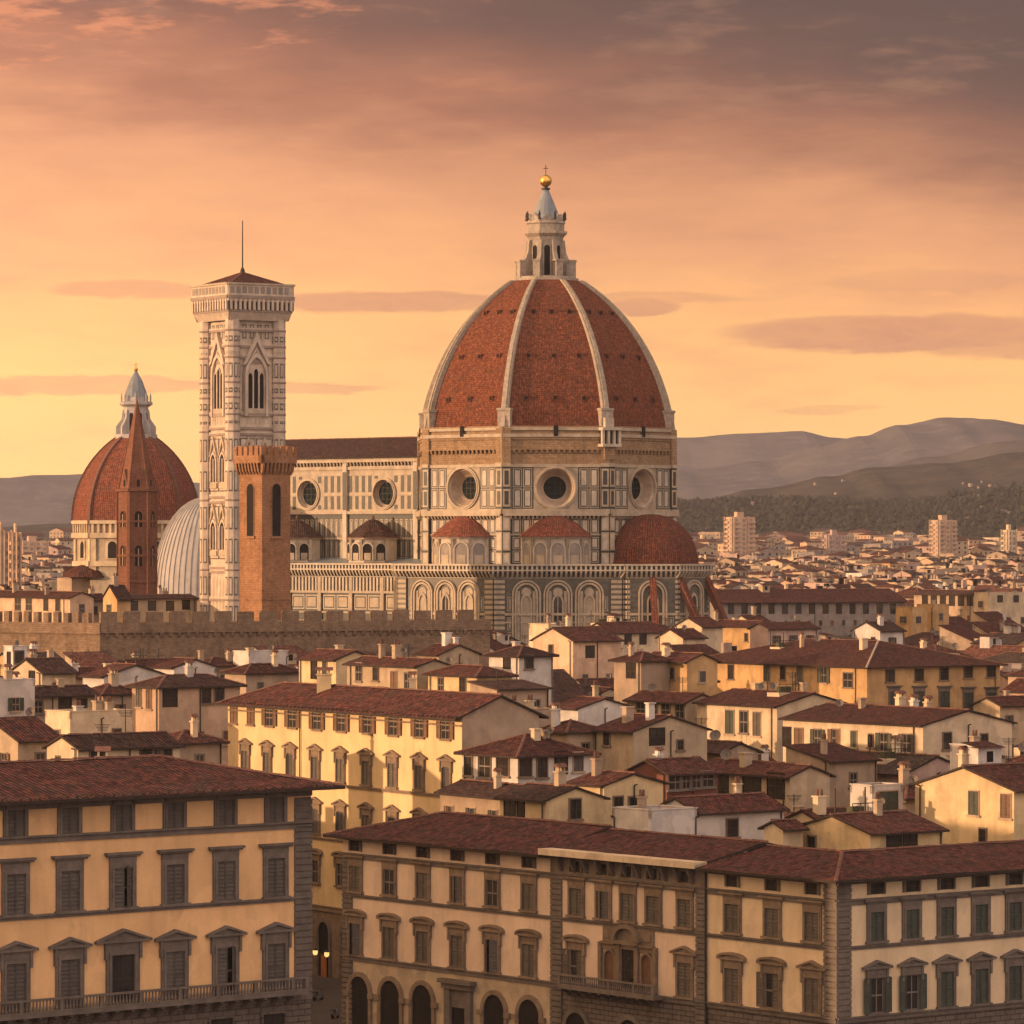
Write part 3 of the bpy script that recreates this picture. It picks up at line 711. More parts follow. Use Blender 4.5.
    for s, e in ((-1, -1), (1, 1)):
        for x0, x1 in ((.95, 1.45), (3.35, 3.75)):
            p, q = sorted((e * x0, e * x1)); cp.box(fr, t + p, t + q, 8.2, 12.0, 0, .3)
        p, q = sorted((e * 1.5, e * 3.3)); cp.box(fr, t + p, t + q, 11.5, 12.05, 0, .2); cp.box(fr, t + p, t + q, 12.05, 13.3, 0, .12); cp.box(fr, t + p - .1, t + q + .1, 11.9, 12.1, 0, .36)
    cp.box(fr, t - 1.6, t + 1.6, 12.0, 12.3, 0, .5); cp.ring(fr, arc(t, 12.3, 1.35, 12, rz=1.05), arc(t, 12.3, 1.75, 12, rz=1.4), 0, .55); cp.prism(fr, arc(t, 12.3, 1.35, 12, rz=1.05)[::-1], 0, .16)
    for e in (-1, 1):
        arch_ring(cp, fr, t + e * 2.4, 8.2, 10.7, .62, .2, 0, .2); arch_fill(cp, fr, t + e * 2.4, 8.2, 10.7, .62, .01, .05, 1)
        cp.box(fr, t + e * 2.4 - .55, t + e * 2.4 + .55, 12.4, 13.0, .12, .2, 0)
    co = part('balcony_portal', cp, [M_serena2, M_shut2], rB)
    put(window(1.7, 3.4, .2, 'dark', None, M_serena2, sill=False), fr, t, 8.2, rB)
    balcony(rB, fr, fr.t(568), fr.t(664), 8.1, 1.15)
    for px in (577, 630, 684):
        mb = MB(); tt = fr.t(px); arch_ring(mb, fr, tt, 0, 4.4, 1.4, .45, 0, .2); arch_fill(mb, fr, tt, 0, 4.4, 1.4, .01, .06, 1); part('archway', mb, [M_serena, M_dark], rB)
    ridge_roof(rB, qC, qB, False, .2, pt=.20)
    fa = MB(); fa.box(fr, 0, L, ze - .1, ze + .42, 0, 1.42, 0, True); part('cornice', fa, MW['cream'], rB)
    # --- corner palace: two wings
    rC = thing('palace', 'corner palace with striped stone corner, its roof hip running down to that corner', 'palace', (c.x, c.y, 0))
    w = MB(); fr = frL(qC); L = qC; fR = Fr(c, u)
    face_wall(w, fr, 0, L, 8, ze); face_wall(w, fr, 0, L, 0, 8, 1); face_wall(w, fR, 0, LU, 8, ze); face_wall(w, fR, 0, LU, 0, 8, 1)
    fe = Fr(c + u * LU, v); face_wall(w, fe, 0, D, 0, ze); fb = Fr(c + u * LU + v * D, -u); face_wall(w, fb, 0, LU - D, 0, ze); fb2 = Fr(c + u * D + v * D, v); face_wall(w, fb2, 0, qC - D, 0, ze)
    part('wall', w, [M_pal3, M_rust], rC)
    s = MB(); q = MB()
    for f, l in ((fr, L), (fR, LU)):
        band(s, f, 0, l, *Z['s1'], .12); band(s, f, 0, l, *Z['s2'], .1); band(s, f, 0, l, *Z['s3'], .12); s.box(f, 0, l, ze - .5, ze - .05, 0, .14)
    part('string_course', s, M_serena, rC)
    quoin(q, fr, L - 1.45, L + .1, Z['s3'][1] + .02, ze - .5, .13)
    part('corner_quoin', q, M_serena, rC)
    q = MB(); quoin(q, fR, 0, 1.45, Z['s3'][1] + .02, Z['s1'][0] - .02, .12); quoin(q, fR, 0, 1.45, Z['s1'][1], ze - .5, .12); part('corner_quoin', q, M_serena, rC)
    for i, px in enumerate((733, 773, 813)):
        t = fr.t(px); put(small2, fr, t, 17.6, rC); put(w2c[1], fr, t, Z['w2'], rC); put((w1s, w1o, w1s)[i] if i < 2 else w1t, fr, t, Z['w1'], rC, label='window with one shutter folded back' if i == 1 else None)
    w1to = window(1.45, 2.75, .28, 'open', 'tri', M_serena, M_shut3); w1td = window(1.45, 2.75, .28, 'closed', 'tri', M_serena, M_shut3); w2d = window(1.4, 2.25, .34, 'closed', 'lintel', M_serena, M_shut3)
    ts = [fR.t(px) for px in (876, 911, 945.5, 980, 1014)]; dd = (ts[-1] - ts[0]) / 4
    for i in range(9):
        t = ts[0] + dd * i; put(small, fR, t, 17.6, rC); put(w2d, fR, t, Z['w2'], rC); put(w1to if i < 2 else w1td, fR, t, Z['w1'], rC)
    rf = MB(); pt = .19; z0 = ze + .22 - ov * pt; hz = ze + .22 + pt * D / 2; h = D / 2
    slope(rf, (A(-ov, qC, z0), A(-ov, -ov, z0), A(h, h, hz), A(h, qC, hz)), .2, True); slope(rf, (A(-ov, -ov, z0), A(LU + ov, -ov, z0), A(LU - h, h, hz), A(h, h, hz)), .2, True)
    slope(rf, (A(LU + ov, -ov, z0), A(LU + ov, D + ov, z0), A(LU - h, h, hz), A(LU - h, h, hz)), .2, True)
    slope(rf, (A(LU + ov, D + ov, z0), A(D + ov, D + ov, z0), A(h, h, hz), A(LU - h, h, hz)), .2); slope(rf, (A(D + ov, D + ov, z0), A(D + ov, qC, z0), A(h, qC, hz), A(h, h, hz)), .2)
    cap_line(rf, A(-ov, -ov, z0), A(h, h, hz)); cap_line(rf, A(h, h, hz), A(LU - h, h, hz)); cap_line(rf, A(h, h, hz), A(h, qC, hz))
    ro = part('roof', rf, [M_tile, M_ridge, M_wood], rC)
    rt = MB(); rafters(rt, fr, 0, L, ze, 1.1, 0, .8); rafters(rt, fR, 0, LU, ze, 1.1, 0, .8); part('rafter', rt, M_wood, ro)
    dp = MB(); dp.tube(fr.P(0.05, .5, .2), fr.P(0.05, 18.8, .2), .09, .09, 6); part('downpipe', dp, M_iron, rC)
palace_block()

def palace_yellow():
    a = R(32); u = Vector((math.cos(a), math.sin(a), 0)); v = Vector((-u.y, u.x, 0))
    c = at_xy(462, 420); g = Fr(c, v); L = g.t(228); fr = Fr(c + v * L, -v); D = 9.0
    ze = H - (717 - HZ) / F * 420
    root = thing('palace', 'bright yellow sunlit palace with brown shutters under the eave and rows of pedimented windows', 'palace', (c.x, c.y, 0))
    w = MB(); face_wall(w, fr, 0, L, 7, ze); face_wall(w, fr, 0, L, 0, 7, 1)
    fR = Fr(c, u); face_wall(w, fR, 0, D, 0, ze, 2); fb = Fr(c + u * D, v); face_wall(w, fb, 0, L, 0, ze); fe = Fr(c + u * D + v * L, -u); face_wall(w, fe, 0, D, 0, ze)
    hz = ze + .22 + .42 * D / 2
    w.face((fR.P(0, ze), fR.P(D, ze), fR.P(D / 2, hz - .25)), 2)
    part('wall', w, [plain('plaster_bright_yellow', (.63, .465, .25), .92, .12, .3, .35, .12, .2), M_serena2, MW['tan']], root)
    zz = lambda py, px=420: fr.z(px, py)
    s1 = zz(793) ; s = MB(); band(s, fr, 0, L, s1 - .25, s1 + .1, .12); band(s, fr, 0, L, zz(716) - .7 - .1, zz(716) - .62, .06); band(s, fr, 0, L, 6.8, 7.4, .15); band(s, fr, 0, L, s1 - 5.9, s1 - 5.6, .12)
    part('string_course', s, M_serena2, root)
    top = window(1.6, 1.75, .1, 'open', None, M_serena2, M_shut2, fk=.06); top2 = window(1.5, 1.75, .1, 'closed', None, M_serena2, M_shut2, fk=.06)
    ztop = zz(739, 446)
    for px in (234, 251, 270, 293, 317.5, 342, 368, 394, 420, 446): put(top if px not in (234, 251) else top2, fr, fr.t(px), ztop, root)
    rA = [window(1.45, 2.4, .26, 'closed', 'tri', M_serena2, M_shut, seed=k) for k in range(2)]; rB = window(1.45, 2.4, .26, 'ajar', 'tri', M_serena2, M_shut, seed=5)
    z2 = s1 + .35
    row = [246, 268, 291, 316, 341, 367, 393, 420, 447]
    for i, px in enumerate(row): put(rB if i in (2, 8) else rA[i % 2], fr, fr.t(px), z2, root)
    for i, px in enumerate(row): put(rB if i in (3, 4) else rA[(i + 1) % 2], fr, fr.t(px), s1 - 5.2, root)
    w0 = window(1.45, 2.3, .26, 'glass', 'seg', M_serena2)
    for px in row: put(w0, fr, fr.t(px), s1 - 10.4, root)
    for px in (300, 324.5, 348):
        mb = MB(); t = fr.t(px); arch_ring(mb, fr, t, 0, 4.6, 1.1, .4, 0, .2); arch_fill(mb, fr, t, 0, 4.6, 1.1, .01, .06, 1); part('archway', mb, [M_serena, M_dark], root)
    rf = MB(); ov = 1.0; p = .42; z0 = ze + .22 - ov * p; A = lambda pp, q, z: c + u * pp + v * q + Vector((0, 0, z))
    e0, e1, e2, e3 = A(-ov, L + ov, z0), A(-ov, -.3, z0), A(D + ov, -.3, z0), A(D + ov, L + ov, z0); r0, r1 = A(D / 2, L - D / 2, hz), A(D / 2, -.3, hz)
    slope(rf, (e0, e1, r1, r0), .2, True); slope(rf, (e2, e3, r0, r1), .2); slope(rf, (e3, e0, r0, r0), .2, True); cap_line(rf, e0, r0); cap_line(rf, r0, r1)
    ro = part('roof', rf, [M_tile, M_ridge, M_wood], root)
    rt = MB(); rafters(rt, fr, 0, L, ze + .02, .8, 0, .8); part('rafter', rt, M_wood, ro)
    chimney(ro, A(D / 2 - 1, L - 15, hz), 1.5, 1.1, MW['yellow']); chimney(ro, A(D / 2 + 1, L - 30, hz), .7, 1.0)
    dp = MB(); t = fr.t(301); dp.tube(fr.P(t, s1, .15), fr.P(t, ze - .2, .15), .07, .07, 5); part('downpipe', dp, M_iron, root)
    # lit lanterns and hanging cloth by the street door
    for px in (321.5, 333):
        mb = MB(); q = fr.P(fr.t(px), 2.75, .75); mb.tube(q - Vector((0, 0, 0)) - fr.n * .7, q, .04, .04, 5, 0)
        q2 = q - Vector((0, 0, .55)); mb.lathe(q2, [(.10, 0), (.24, .12), (.26, .5), (.05, .72)], 6, 0, 1); mb.lathe(q2, [(.30, .5), (.04, .8)], 6, 0, 0)
        o = solo('wall_lantern', mb, [M_iron, glow('lantern_light', (1.0, .58, .2), 1.1)], 'lit lantern on a bracket beside the dark street door, ' + ('by the striped palace corner' if px > 330 else 'next to the orange cloth'), 'lantern', q)
    mb = MB(); t = fr.t(327); mb.box(fr, t - .55, t + .55, -0.0, 2.3, .35, .42, 0, True); mb.box(fr, t - .7, t + .7, 2.3, 2.42, .3, .47, 1, True)
    for k in (-.3, 0, .3): mb.box(fr, t + k - .05, t + k + .05, .1, 2.25, .42, .45, 0)
    solo('banner', mb, [plain('orange_cloth', (.40, .15, .05), .9), M_iron], 'hanging orange cloth in the dark doorway at the end of the narrow street', 'banner', fr.P(t, 0, .4))
palace_yellow()

def street():
    fr = Fr(at_xy(311, 297), (-math.sin(R(41)), math.cos(R(41))))
    st = MB(); d = fr.d; n = fr.n
    st.face((fr.P(-30, .004, 3.0), fr.P(-30, .004, 11), fr.P(170, .004, 30), fr.P(170, .004, 3)), 0); structure('street', st, brick('street_paving', (.05, .043, .038), (.065, .055, .048), (.03, .027, .024), 1.2, .6, .3, .02, .3))
    kb = MB(); kb.box(fr, -30, 14.9, 0, .13, .02, 3.0, 0); structure('pavement', kb, plain('pavement_stone', (.10, .085, .075), .9))
street()
def scooter(px, py, Y, rz, label):
    p = at_xy(px, Y); root = thing('scooter', label, 'scooter', p)
    L = Fr(p, (math.cos(rz), math.sin(rz)))
    b = MB()
    b.prism(L, [(-.75, .45), (-.15, .28), (.3, .28), (.42, .95), (.5, .98), (.55, .4), (.62, .42), (.5, .2), (-.2, .18), (-.7, .3)][::-1], -.16, .16, 0, True)
    b.prism(L, [(-.8, .5), (-.1, .45), (-.12, .75), (-.78, .8)], -.17, .17, 0, True)
    part('body', b, plain('scooter_paint', (.10, .10, .11), .35), root)
    s = MB(); s.box(L, -.75, -.1, .76, .86, -.14, .14, 0, True); part('seat', s, M_dark, root)
    h = MB(); h.tube(L.P(.45, 1.05, -.32), L.P(.45, 1.05, .32), .03, .03, 6); h.tube(L.P(.5, .5), L.P(.45, 1.05), .04, .04, 6); part('handlebar', h, M_iron, root)
    for t in (-.6, .62):
        w = MB(); c = L.P(t, .24); r = [c + L.d * .24 * math.cos(k * .5236) + Vector((0, 0, .24 * math.sin(k * .5236))) for k in range(12)]
        for k in range(12): w.face((r[k] - L.n * .06, r[(k + 1) % 12] - L.n * .06, r[(k + 1) % 12] + L.n * .06, r[k] + L.n * .06), 0)
        w.face([x + L.n * .06 for x in r], 0); w.face([x - L.n * .06 for x in r[::-1]], 0); part('wheel', w, M_dark, root)
scooter(318, 1000, 420, 1.0, 'dark scooter parked by the pale street corner of the golden palace')
scooter(335, 1014, 404, 1.2, 'dark scooter parked against the striped corner of the arcaded palace')
# ------------------------------------------------------------------ the cathedral
def octo(c, Rr, rot):
    """Eight vertical faces round c; face j looks at rot+45j degrees from the side facing the camera."""
    V = lambda th: Vector(c) + Vector((Rr * math.sin(R(th)), -Rr * math.cos(R(th)), 0))
    return [(Fr(V(rot + 45 * j - 22.5), V(rot + 45 * j + 22.5) - V(rot + 45 * j - 22.5)), 2 * Rr * math.sin(R(22.5))) for j in range(-4, 4)]
def hole_wall(mb, fr, t0, t1, z0, z1, tc, zc, r, m=0, n=32, k=0.0, rz=None):
    rz = rz or r
    per = []
    for i in range(n):
        a = 2 * math.pi * i / n; ca, sa = math.cos(a), math.sin(a)
        s = min((t1 - tc) / ca if ca > 1e-6 else ((tc - t0) / -ca if ca < -1e-6 else 1e9), (z1 - zc) / sa if sa > 1e-6 else ((zc - z0) / -sa if sa < -1e-6 else 1e9))
        per.append((tc + ca * s, zc + sa * s))
    cor = [(t1, z1), (t0, z1), (t0, z0), (t1, z0)]
    cir = [(tc + r * math.cos(2 * math.pi * i / n), zc + rz * math.sin(2 * math.pi * i / n)) for i in range(n)]
    for i in range(n):
        j = (i + 1) % n
        pts = [cir[i], per[i]]
        for q in cor:
            def ang(p): return math.atan2(p[1] - zc, p[0] - tc) % (2 * math.pi)
            a0 = 2 * math.pi * i / n; a1 = a0 + 2 * math.pi / n
            if a0 + 1e-6 < ang(q) < a1 - 1e-6: pts.append(q)
        pts += [per[j], cir[j]]
        mb.face([fr.P(t, z, k) for t, z in pts], m)
def oculus(parent, fr, tc, zc, r, r2, deep, wring=.55):
    mb = MB(); n = 32
    C = lambda rr, i: (tc + rr * math.cos(2 * math.pi * i / n), zc + rr * math.sin(2 * math.pi * i / n))
    mb.ring(fr, [C(r, i) for i in range(n)][::-1], [C(r + wring, i) for i in range(n)][::-1], -.05, .35, 0, True)
    mb.ring(fr, [C(r - .02, i) for i in range(n)][::-1], [C(r + .22, i) for i in range(n)][::-1], -.05, .5, 0, True)
    st = [(r, .1, 0), (r * .86 + r2 * .14, -.3, 0), (r * .80 + r2 * .20, -.3, 1), (r * .3 + r2 * .7, -deep * .75, 1), (r2 + .25, -deep * .85, 0), (r2, -deep, 0)]
    for (ra, ka, m), (rb, kb, _) in zip(st, st[1:]):
        for i in range(n):
            a, b = C(ra, i), C(ra, i + 1); c, d = C(rb, i + 1), C(rb, i)
            mb.face((fr.P(*a, ka), fr.P(*b, ka), fr.P(*c, kb), fr.P(*d, kb)), m)
    o = part('oculus', mb, [M_cream, MW['tan']], parent)
    g = MB(); g.face([fr.P(*C(r2, i), -deep) for i in range(n)], 0)
    for q in (-.5, 0, .5):
        w = r2 * math.sqrt(1 - q * q); g.box(fr, tc + q * r2 - .05, tc + q * r2 + .05, zc - w, zc + w, -deep, -deep + .06, 1); g.box(fr, tc - w, tc + w, zc + q * r2 - .05, zc + q * r2 + .05, -deep, -deep + .05, 1)
    part('glass', g, [M_ocul, M_iron], o)
def panels(mb, fr, t0, t1, z0, z1, nc, nr, gap=.28, inset=.34, mo=0, mg=1, mi=2, k=.06, skip=None):
    """Inlaid marble: pale slabs parted by dark lines, each with a dark border and a paler field."""
    w = (t1 - t0) / nc; h = (z1 - z0) / nr
    for i in range(nc):
        for j in range(nr):
            a, b, c, d = t0 + w * i + gap / 2, t0 + w * (i + 1) - gap / 2, z0 + h * j + gap / 2, z0 + h * (j + 1) - gap / 2
            if skip and skip((a + b) / 2, (c + d) / 2, (b - a) / 2, (d - c) / 2): continue
            mb.box(fr, a, b, c, d, 0, k, mo)
            if b - a > 2.6 * inset and d - c > 2.6 * inset:
                mb.box(fr, a + inset * .55, b - inset * .55, c + inset * .55, d - inset * .55, k, k + .015, mg)
                mb.box(fr, a + inset * 1.2, b - inset * 1.2, c + inset * 1.2, d - inset * 1.2, k + .015, k + .04, mi)
            elif b - a > 1.3 * inset and d - c > 2.6 * inset:
                x = (b - a) * .3; mb.box(fr, a + x, b - x, c + inset, d - inset, k, k + .02, mi)
def corbels(mb, fr, t0, t1, z0, z1, k, step=.9, w=.4, m=0):
    t = t0
    while t < t1 - w: mb.prism(Fr(fr.P(t + w / 2, 0, 0), fr.n), [(0, z0), (k * .6, z0 + (z1 - z0) * .3), (k, z1), (0, z1)], -w / 2, w / 2, m); t += step
def arcade_rail(parent, fr, t0, t1, z0, z1, k, step=1.0, name='balustrade'):
    """Gallery parapet on small pointed arches."""
    mb = MB(); h = z1 - z0
    mb.box(fr, t0, t1, z1 - .35, z1, 0, k + .18, 0); mb.box(fr, t0, t1, z0 + h * .50, z0 + h * .60, 0, k + .12, 0); mb.box(fr, t0, t1, z0 + h * .6, z1 - .35, 0, k - .25, 1); mb.box(fr, t0, t1, z0, z0 + .12, 0, .2, 0)
    t = t0
    while t < t1 - .1:
        e = min(t + step * .42, t1)
        mb.box(fr, t, e, z0 + h * .60, z1 - .35, k - .25, k, 0)
        mb.prism(Fr(fr.P((t + e) / 2, 0, 0), fr.n), [(0, z0 + .1), (k * .35, z0 + h * .1), (k * .95, z0 + h * .38), (k, z0 + h * .5), (0, z0 + h * .5)], -(e - t) / 2, (e - t) / 2, 0)
        t += step
    return part(name, mb, [M_white, M_green], parent)

def cathedral():
    c = Vector((at_xy(545.8, 900).x, 900, 0)); ROT = 4.0
    root = thing('cathedral', 'huge white and green marble cathedral under an eight sided red dome with white ribs', 'cathedral', c)
    zs, zt = 69.3, 100.8
    # --- dome: eight tiled gores and their ribs
    R0 = 26.6; RAD = lambda h: math.sqrt(1648.0 - (h + 3.0) ** 2) - 13.9 + .9 * max(0.0, 1 - h / 31.5) ** 3
    prof = [(RAD((zt - zs) * i / 22), zs + (zt - zs) * i / 22) for i in range(23)]
    d = MB(); d.lathe(c, prof, 8, ROT, 0)
    for i in range(8):                                        # small round vents in three rows
        th = ROT + 45 * i
        for zz in (75.3, 84.2, 93.6):
            hgt = zz - zs; rr = RAD(hgt); ap = rr * math.cos(R(22.5))
            n = Vector((math.sin(R(th)), -math.cos(R(th)), 0)); tx = Vector((math.cos(R(th)), math.sin(R(th)), 0))
            for q in (-.5, 0, .5):
                p = c + n * ap + tx * (q * rr * .46) + Vector((0, 0, zz)); f = Fr(p - n * .5, tx)
                d.box(f, -.5, .5, zz - .55, zz + .55, 0, .85, 1); d.box(f, -.33, .33, zz - .35, zz + .35, .85, .87, 2)
    dome = part('dome', d, [M_domet, M_dometd, M_dark], root)
    for i in range(8):
        th = ROT + 22.5 + 45 * i; n = Vector((math.sin(R(th)), -math.cos(R(th)), 0)); tx = Vector((math.cos(R(th)), math.sin(R(th)), 0)); rb = MB()
        def at_rib(r, z, w, k): return [c + n * (r + k) + tx * s * w + Vector((0, 0, z)) for s in (-1, 1)]
        for (ra, za), (rb2, zb) in zip(prof, prof[1:]):
            wa = .38 + .36 * (ra / R0); wb = .38 + .36 * (rb2 / R0)
            for s0, s1, ka, kb in ((1, 1, .75, .75),):
                a0, a1 = at_rib(ra, za, wa, .7); b0, b1 = at_rib(rb2, zb, wb, .7); a2, a3 = at_rib(ra, za, wa, -1.2); b2, b3 = at_rib(rb2, zb, wb, -1.2)
                rb.face((a0, a1, b1, b0), 0); rb.face((a2, a0, b0, b2), 0); rb.face((a1, a3, b3, b1), 0)
                a0, a1 = at_rib(ra, za, wa * .45, .98); b0, b1 = at_rib(rb2, zb, wb * .45, .98); a2, a3 = at_rib(ra, za, wa * .45, .6); b2, b3 = at_rib(rb2, zb, wb * .45, .6)
                rb.face((a0, a1, b1, b0), 0); rb.face((a2, a0, b0, b2), 0); rb.face((a1, a3, b3, b1), 0)
        f = Fr(c + n * (R0 - 1.4), tx)
        rb.box(f, -1.35, 1.35, zs - 1.0, zs + 3.4, 0, 2.75, 0); rb.box(f, -1.5, 1.5, zs + 3.4, zs + 3.9, 0, 2.95, 0)
        part('rib', rb, M_rib, dome)
    # --- lantern
    la = MB(); zl = zt
    la.lathe(c, [(7.3, zl - .8), (7.3, zl + .5), (6.6, zl + .5), (6.6, zl + .9)], 8, ROT, 0); la.lathe(c, [(3.7, zl + .4), (3.7, zl + 9.6)], 8, ROT, 0)
    la.lathe(c, [(3.8, zl + 8.6), (4.0, zl + 9.3), (4.75, zl + 10.0), (4.75, zl + 10.5), (4.1, zl + 10.5), (4.15, zl + 12.0), (4.4, zl + 12.2), (4.3, zl + 12.6), (2.6, zl + 12.7)], 8, ROT, 0)
    for i in range(8):
        th = ROT + 45 * i; n = Vector((math.sin(R(th)), -math.cos(R(th)), 0)); tx = Vector((math.cos(R(th)), math.sin(R(th)), 0)); f = Fr(c + n * 3.7 * math.cos(R(22.5)), tx)
        arch_fill(la, f, 0, zl + 1.2, zl + 6.9, .62, 0, .04, 1); arch_ring(la, f, 0, zl + 1.2, zl + 6.9, .62, .22, 0, .14, 0)
        la.prism(f, [(-1.4, zl + 12.6), (1.4, zl + 12.6), (1.0, zl + 13.3), (.45, zl + 13.6), (0, zl + 14.3), (-.45, zl + 13.6), (-1.0, zl + 13.3)], -.5, .15, 0, True)
    lant = part('lantern', la, [M_rib, M_dark], root)
    for i in range(8):
        th = ROT + 22.5 + 45 * i; n = Vector((math.sin(R(th)), -math.cos(R(th)), 0)); tx = Vector((math.cos(R(th)), math.sin(R(th)), 0)); b = MB()
        f = Fr(c, n)
        b.prism(f, [(3.4, zl + .5), (6.3, zl + .5), (6.3, zl + 3.2), (5.7, zl + 4.1), (4.9, zl + 4.8), (4.4, zl + 6.0), (4.1, zl + 8.6), (3.6, zl + 8.6)], -.42, .42, 0, True)
        g = Fr(c + n * 4.8, tx); b.box(g, -.75, .75, zl + .5, zl + 4.0, 0, 1.65, 0); b.box(g, -.9, .9, zl + 4.0, zl + 4.4, 0, 1.8, 0)
        b.lathe(c + n * 4.3, [(.35, zl + 12.9), (.22, zl + 13.5), (.26, zl + 14.0), (.16, zl + 14.4), (.05, zl + 14.8)], 6, 0, 1)
        part('lantern_buttress', b, [M_rib, M_iron], lant)
    cn = MB(); cn.lathe(c, [(3.5, zl + 12.6), (2.5, zl + 14.9), (1.5, zl + 17.3), (.62, zl + 19.4)], 16, 0, 0, True); cn.lathe(c, [(.9, zl + 19.4), (.9, zl + 19.8), (.45, zl + 19.8), (.45, zl + 20.4)], 10, 0, 1)
    part('cone', cn, [M_lead, M_iron], lant)
    bl = MB(); bl.lathe(c, [(1.28 * math.sin(R(15 * i)), zl + 21.3 - 1.28 * math.cos(R(15 * i))) for i in range(13)], 20, 0, 0, True); part('ball', bl, M_gold, lant)
    cr = MB(); zc = zl + 22.5; f = Fr(c, (1, 0)); cr.box(f, -.07, .07, zc, zc + 2.2, -.07, .07, 0, True); cr.box(f, -.5, .5, zc + 1.4, zc + 1.54, -.06, .06, 0, True); part('cross', cr, M_iron, lant)
    # --- drum
    RD = 28.4; dr = MB(); ow = MB(); faces = octo(c, RD, ROT); z0, z1, z2 = 52.0, 61.4, zs
    for fr, Lf in faces:
        zc = (z0 + z1) / 2 + .1
        hole_wall(dr, fr, 0, Lf, z0, z1, Lf / 2, zc, 4.0, 0)
        for q0, q1 in ((1.75, Lf / 2 - 4.6), (Lf / 2 + 4.6, Lf - 1.75)): dr.box(fr, q0, q1, z0 + .45, z1 - .45, 0, .03, 1)
        panels(dr, fr, 1.9, Lf / 2 - 4.75, z0 + .55, z1 - .5, 2, 2, .24, .34, k=.08); panels(dr, fr, Lf / 2 + 4.75, Lf - 1.9, z0 + .55, z1 - .5, 2, 2, .24, .34, k=.08)
        for s in (-1, 1):
            for e in (-1, 1):
                dr.prism(fr, [(Lf / 2 + s * 4.55, zc + e * 2.4), (Lf / 2 + s * 4.55, zc + e * 4.3), (Lf / 2 + s * 2.3, zc + e * 4.3)][::(1 if s * e > 0 else -1)], 0, .06, 0)
        dr.box(fr, 0, Lf, z0 - .1, z0 + .45, 0, .28, 0); dr.box(fr, 0, Lf, z1 - .4, z1 + .25, 0, .32, 0)
        # rough upper band, never faced with marble
        face_wall(ow, fr, 0, Lf, z1, z2 + .2)
        ow.box(fr, 0, Lf, 67.2, 67.9, 0, .5, 1); ow.box(fr, 0, Lf, 66.7, 67.2, 0, .25, 0); ow.box(fr, .3, Lf - .3, 68.6, 69.2, 0, .35, 1)
        corbels(ow, fr, 2.0, Lf - 1.8, 63.7, 64.6, .55, 1.15, .5, 0); ow.box(fr, 1.6, Lf - 1.6, 64.6, 64.8, 0, .5, 0)
        ow.box(fr, Lf / 2 - .45, Lf / 2 + .45, 67.4, 69.6, .4, .62, 2)
        oculus(root, fr, Lf / 2, zc, 4.0, 2.35, 2.3)
    part('drum', dr, [M_cream, M_green, M_white], root); part('rough_band', ow, [M_oldst, M_cream, M_dark], root)
    pr = MB()
    for i in range(8):
        th = ROT + 22.5 + 45 * i; n = Vector((math.sin(R(th)), -math.cos(R(th)), 0)); tx = Vector((math.cos(R(th)), math.sin(R(th)), 0))
        for sg in (-1, 1):                                     # folded pilaster, one leaf on each face
            fr2 = Fr(c + n * (RD + .45), (tx * math.cos(R(22.5)) - n * sg * math.sin(R(22.5))) if sg > 0 else (tx * math.cos(R(22.5)) + n * math.sin(R(22.5))))
            a, b = (0, 1.75) if sg > 0 else (-1.75, 0)
            pr.box(fr2, a, b, 39, z1 + .1, -.6, .02, 1)
            for q0, q1 in ((41.0, 43.4), (43.9, 47.6), (48.0, 51.0), (52.9, 56.5), (57.0, 60.7)):
                pr.box(fr2, a + .12, b - .12, q0, q1, .02, .10, 0); pr.box(fr2, a + .45, b - .45, q0 + .4, q1 - .4, .10, .14, 1 if q0 > 52 else 2)
            pr.box(fr2, a, b, 51.4, 52.4, -.4, .5, 0); pr.box(fr2, a, b, z1 - .3, z1 + .4, -.4, .3, 0); pr.box(fr2, a, b, z1 + .4, z2 - .2, -.6, .05, 3)
    part('corner_pilaster', pr, [M_cream, M_green, M_white, M_oldst], root)
    # lower tier of the octagon, behind the exedrae
    lt = MB()
    for fr, Lf in octo(c, RD - .1, ROT):
        face_wall(lt, fr, 0, Lf, 0, z0, 1); panels(lt, fr, 1.8, Lf - 1.8, 47.2, 50.6, 9, 1, .3, .3); panels(lt, fr, 1.8, Lf - 1.8, 41.2, 46.8, 9, 2, .3, .3)
        lt.box(fr, 0, Lf, 51.0, z0 + .1, 0, 1.1, 0); corbels(lt, fr, .5, Lf - .5, 50.2, 51.0, .95, .9, .4, 0)
        for q in (40.4, 47.0): lt.box(fr, 0, Lf, q, q + .25, 0, .2, 0)
    part('lower_drum', lt, [M_cream, M_green, M_white], root)
    # small gallery that was only finished on one side, hung under the rib
    th = ROT + 22.5; n = Vector((math.sin(R(th)), -math.cos(R(th)), 0)); tx = Vector((math.cos(R(th)), math.sin(R(th)), 0)); f = Fr(c + n * (RD - 1), tx); gl = MB()
    gl.box(f, -2.0, 2.4, 65.2, 65.8, 0, 2.4, 0, True); gl.box(f, -2.0, 2.4, 68.6, 69.2, 0, 2.5, 0, True); gl.box(f, -1.8, 2.2, 65.8, 68.6, 0, 1.5, 1)
    for t in (-2.0, -.75, .55, 1.8): gl.box(f, t, t + .55, 65.8, 68.6, 1.5, 2.2, 0)
    gl.box(f, -1.1, 1.4, 62.6, 65.2, 0, 1.5, 2); gl.box(f, -1.0, 1.0, 69.2, 71.2, 0, 1.6, 0)
    part('gallery', gl, [M_white, M_dark, M_oldst], root)
    # --- tribunes: the wide lower storey round the octagon
    RT = 34.2; zb = 40.9; tb = MB(); tf = octo(c, RT, ROT)
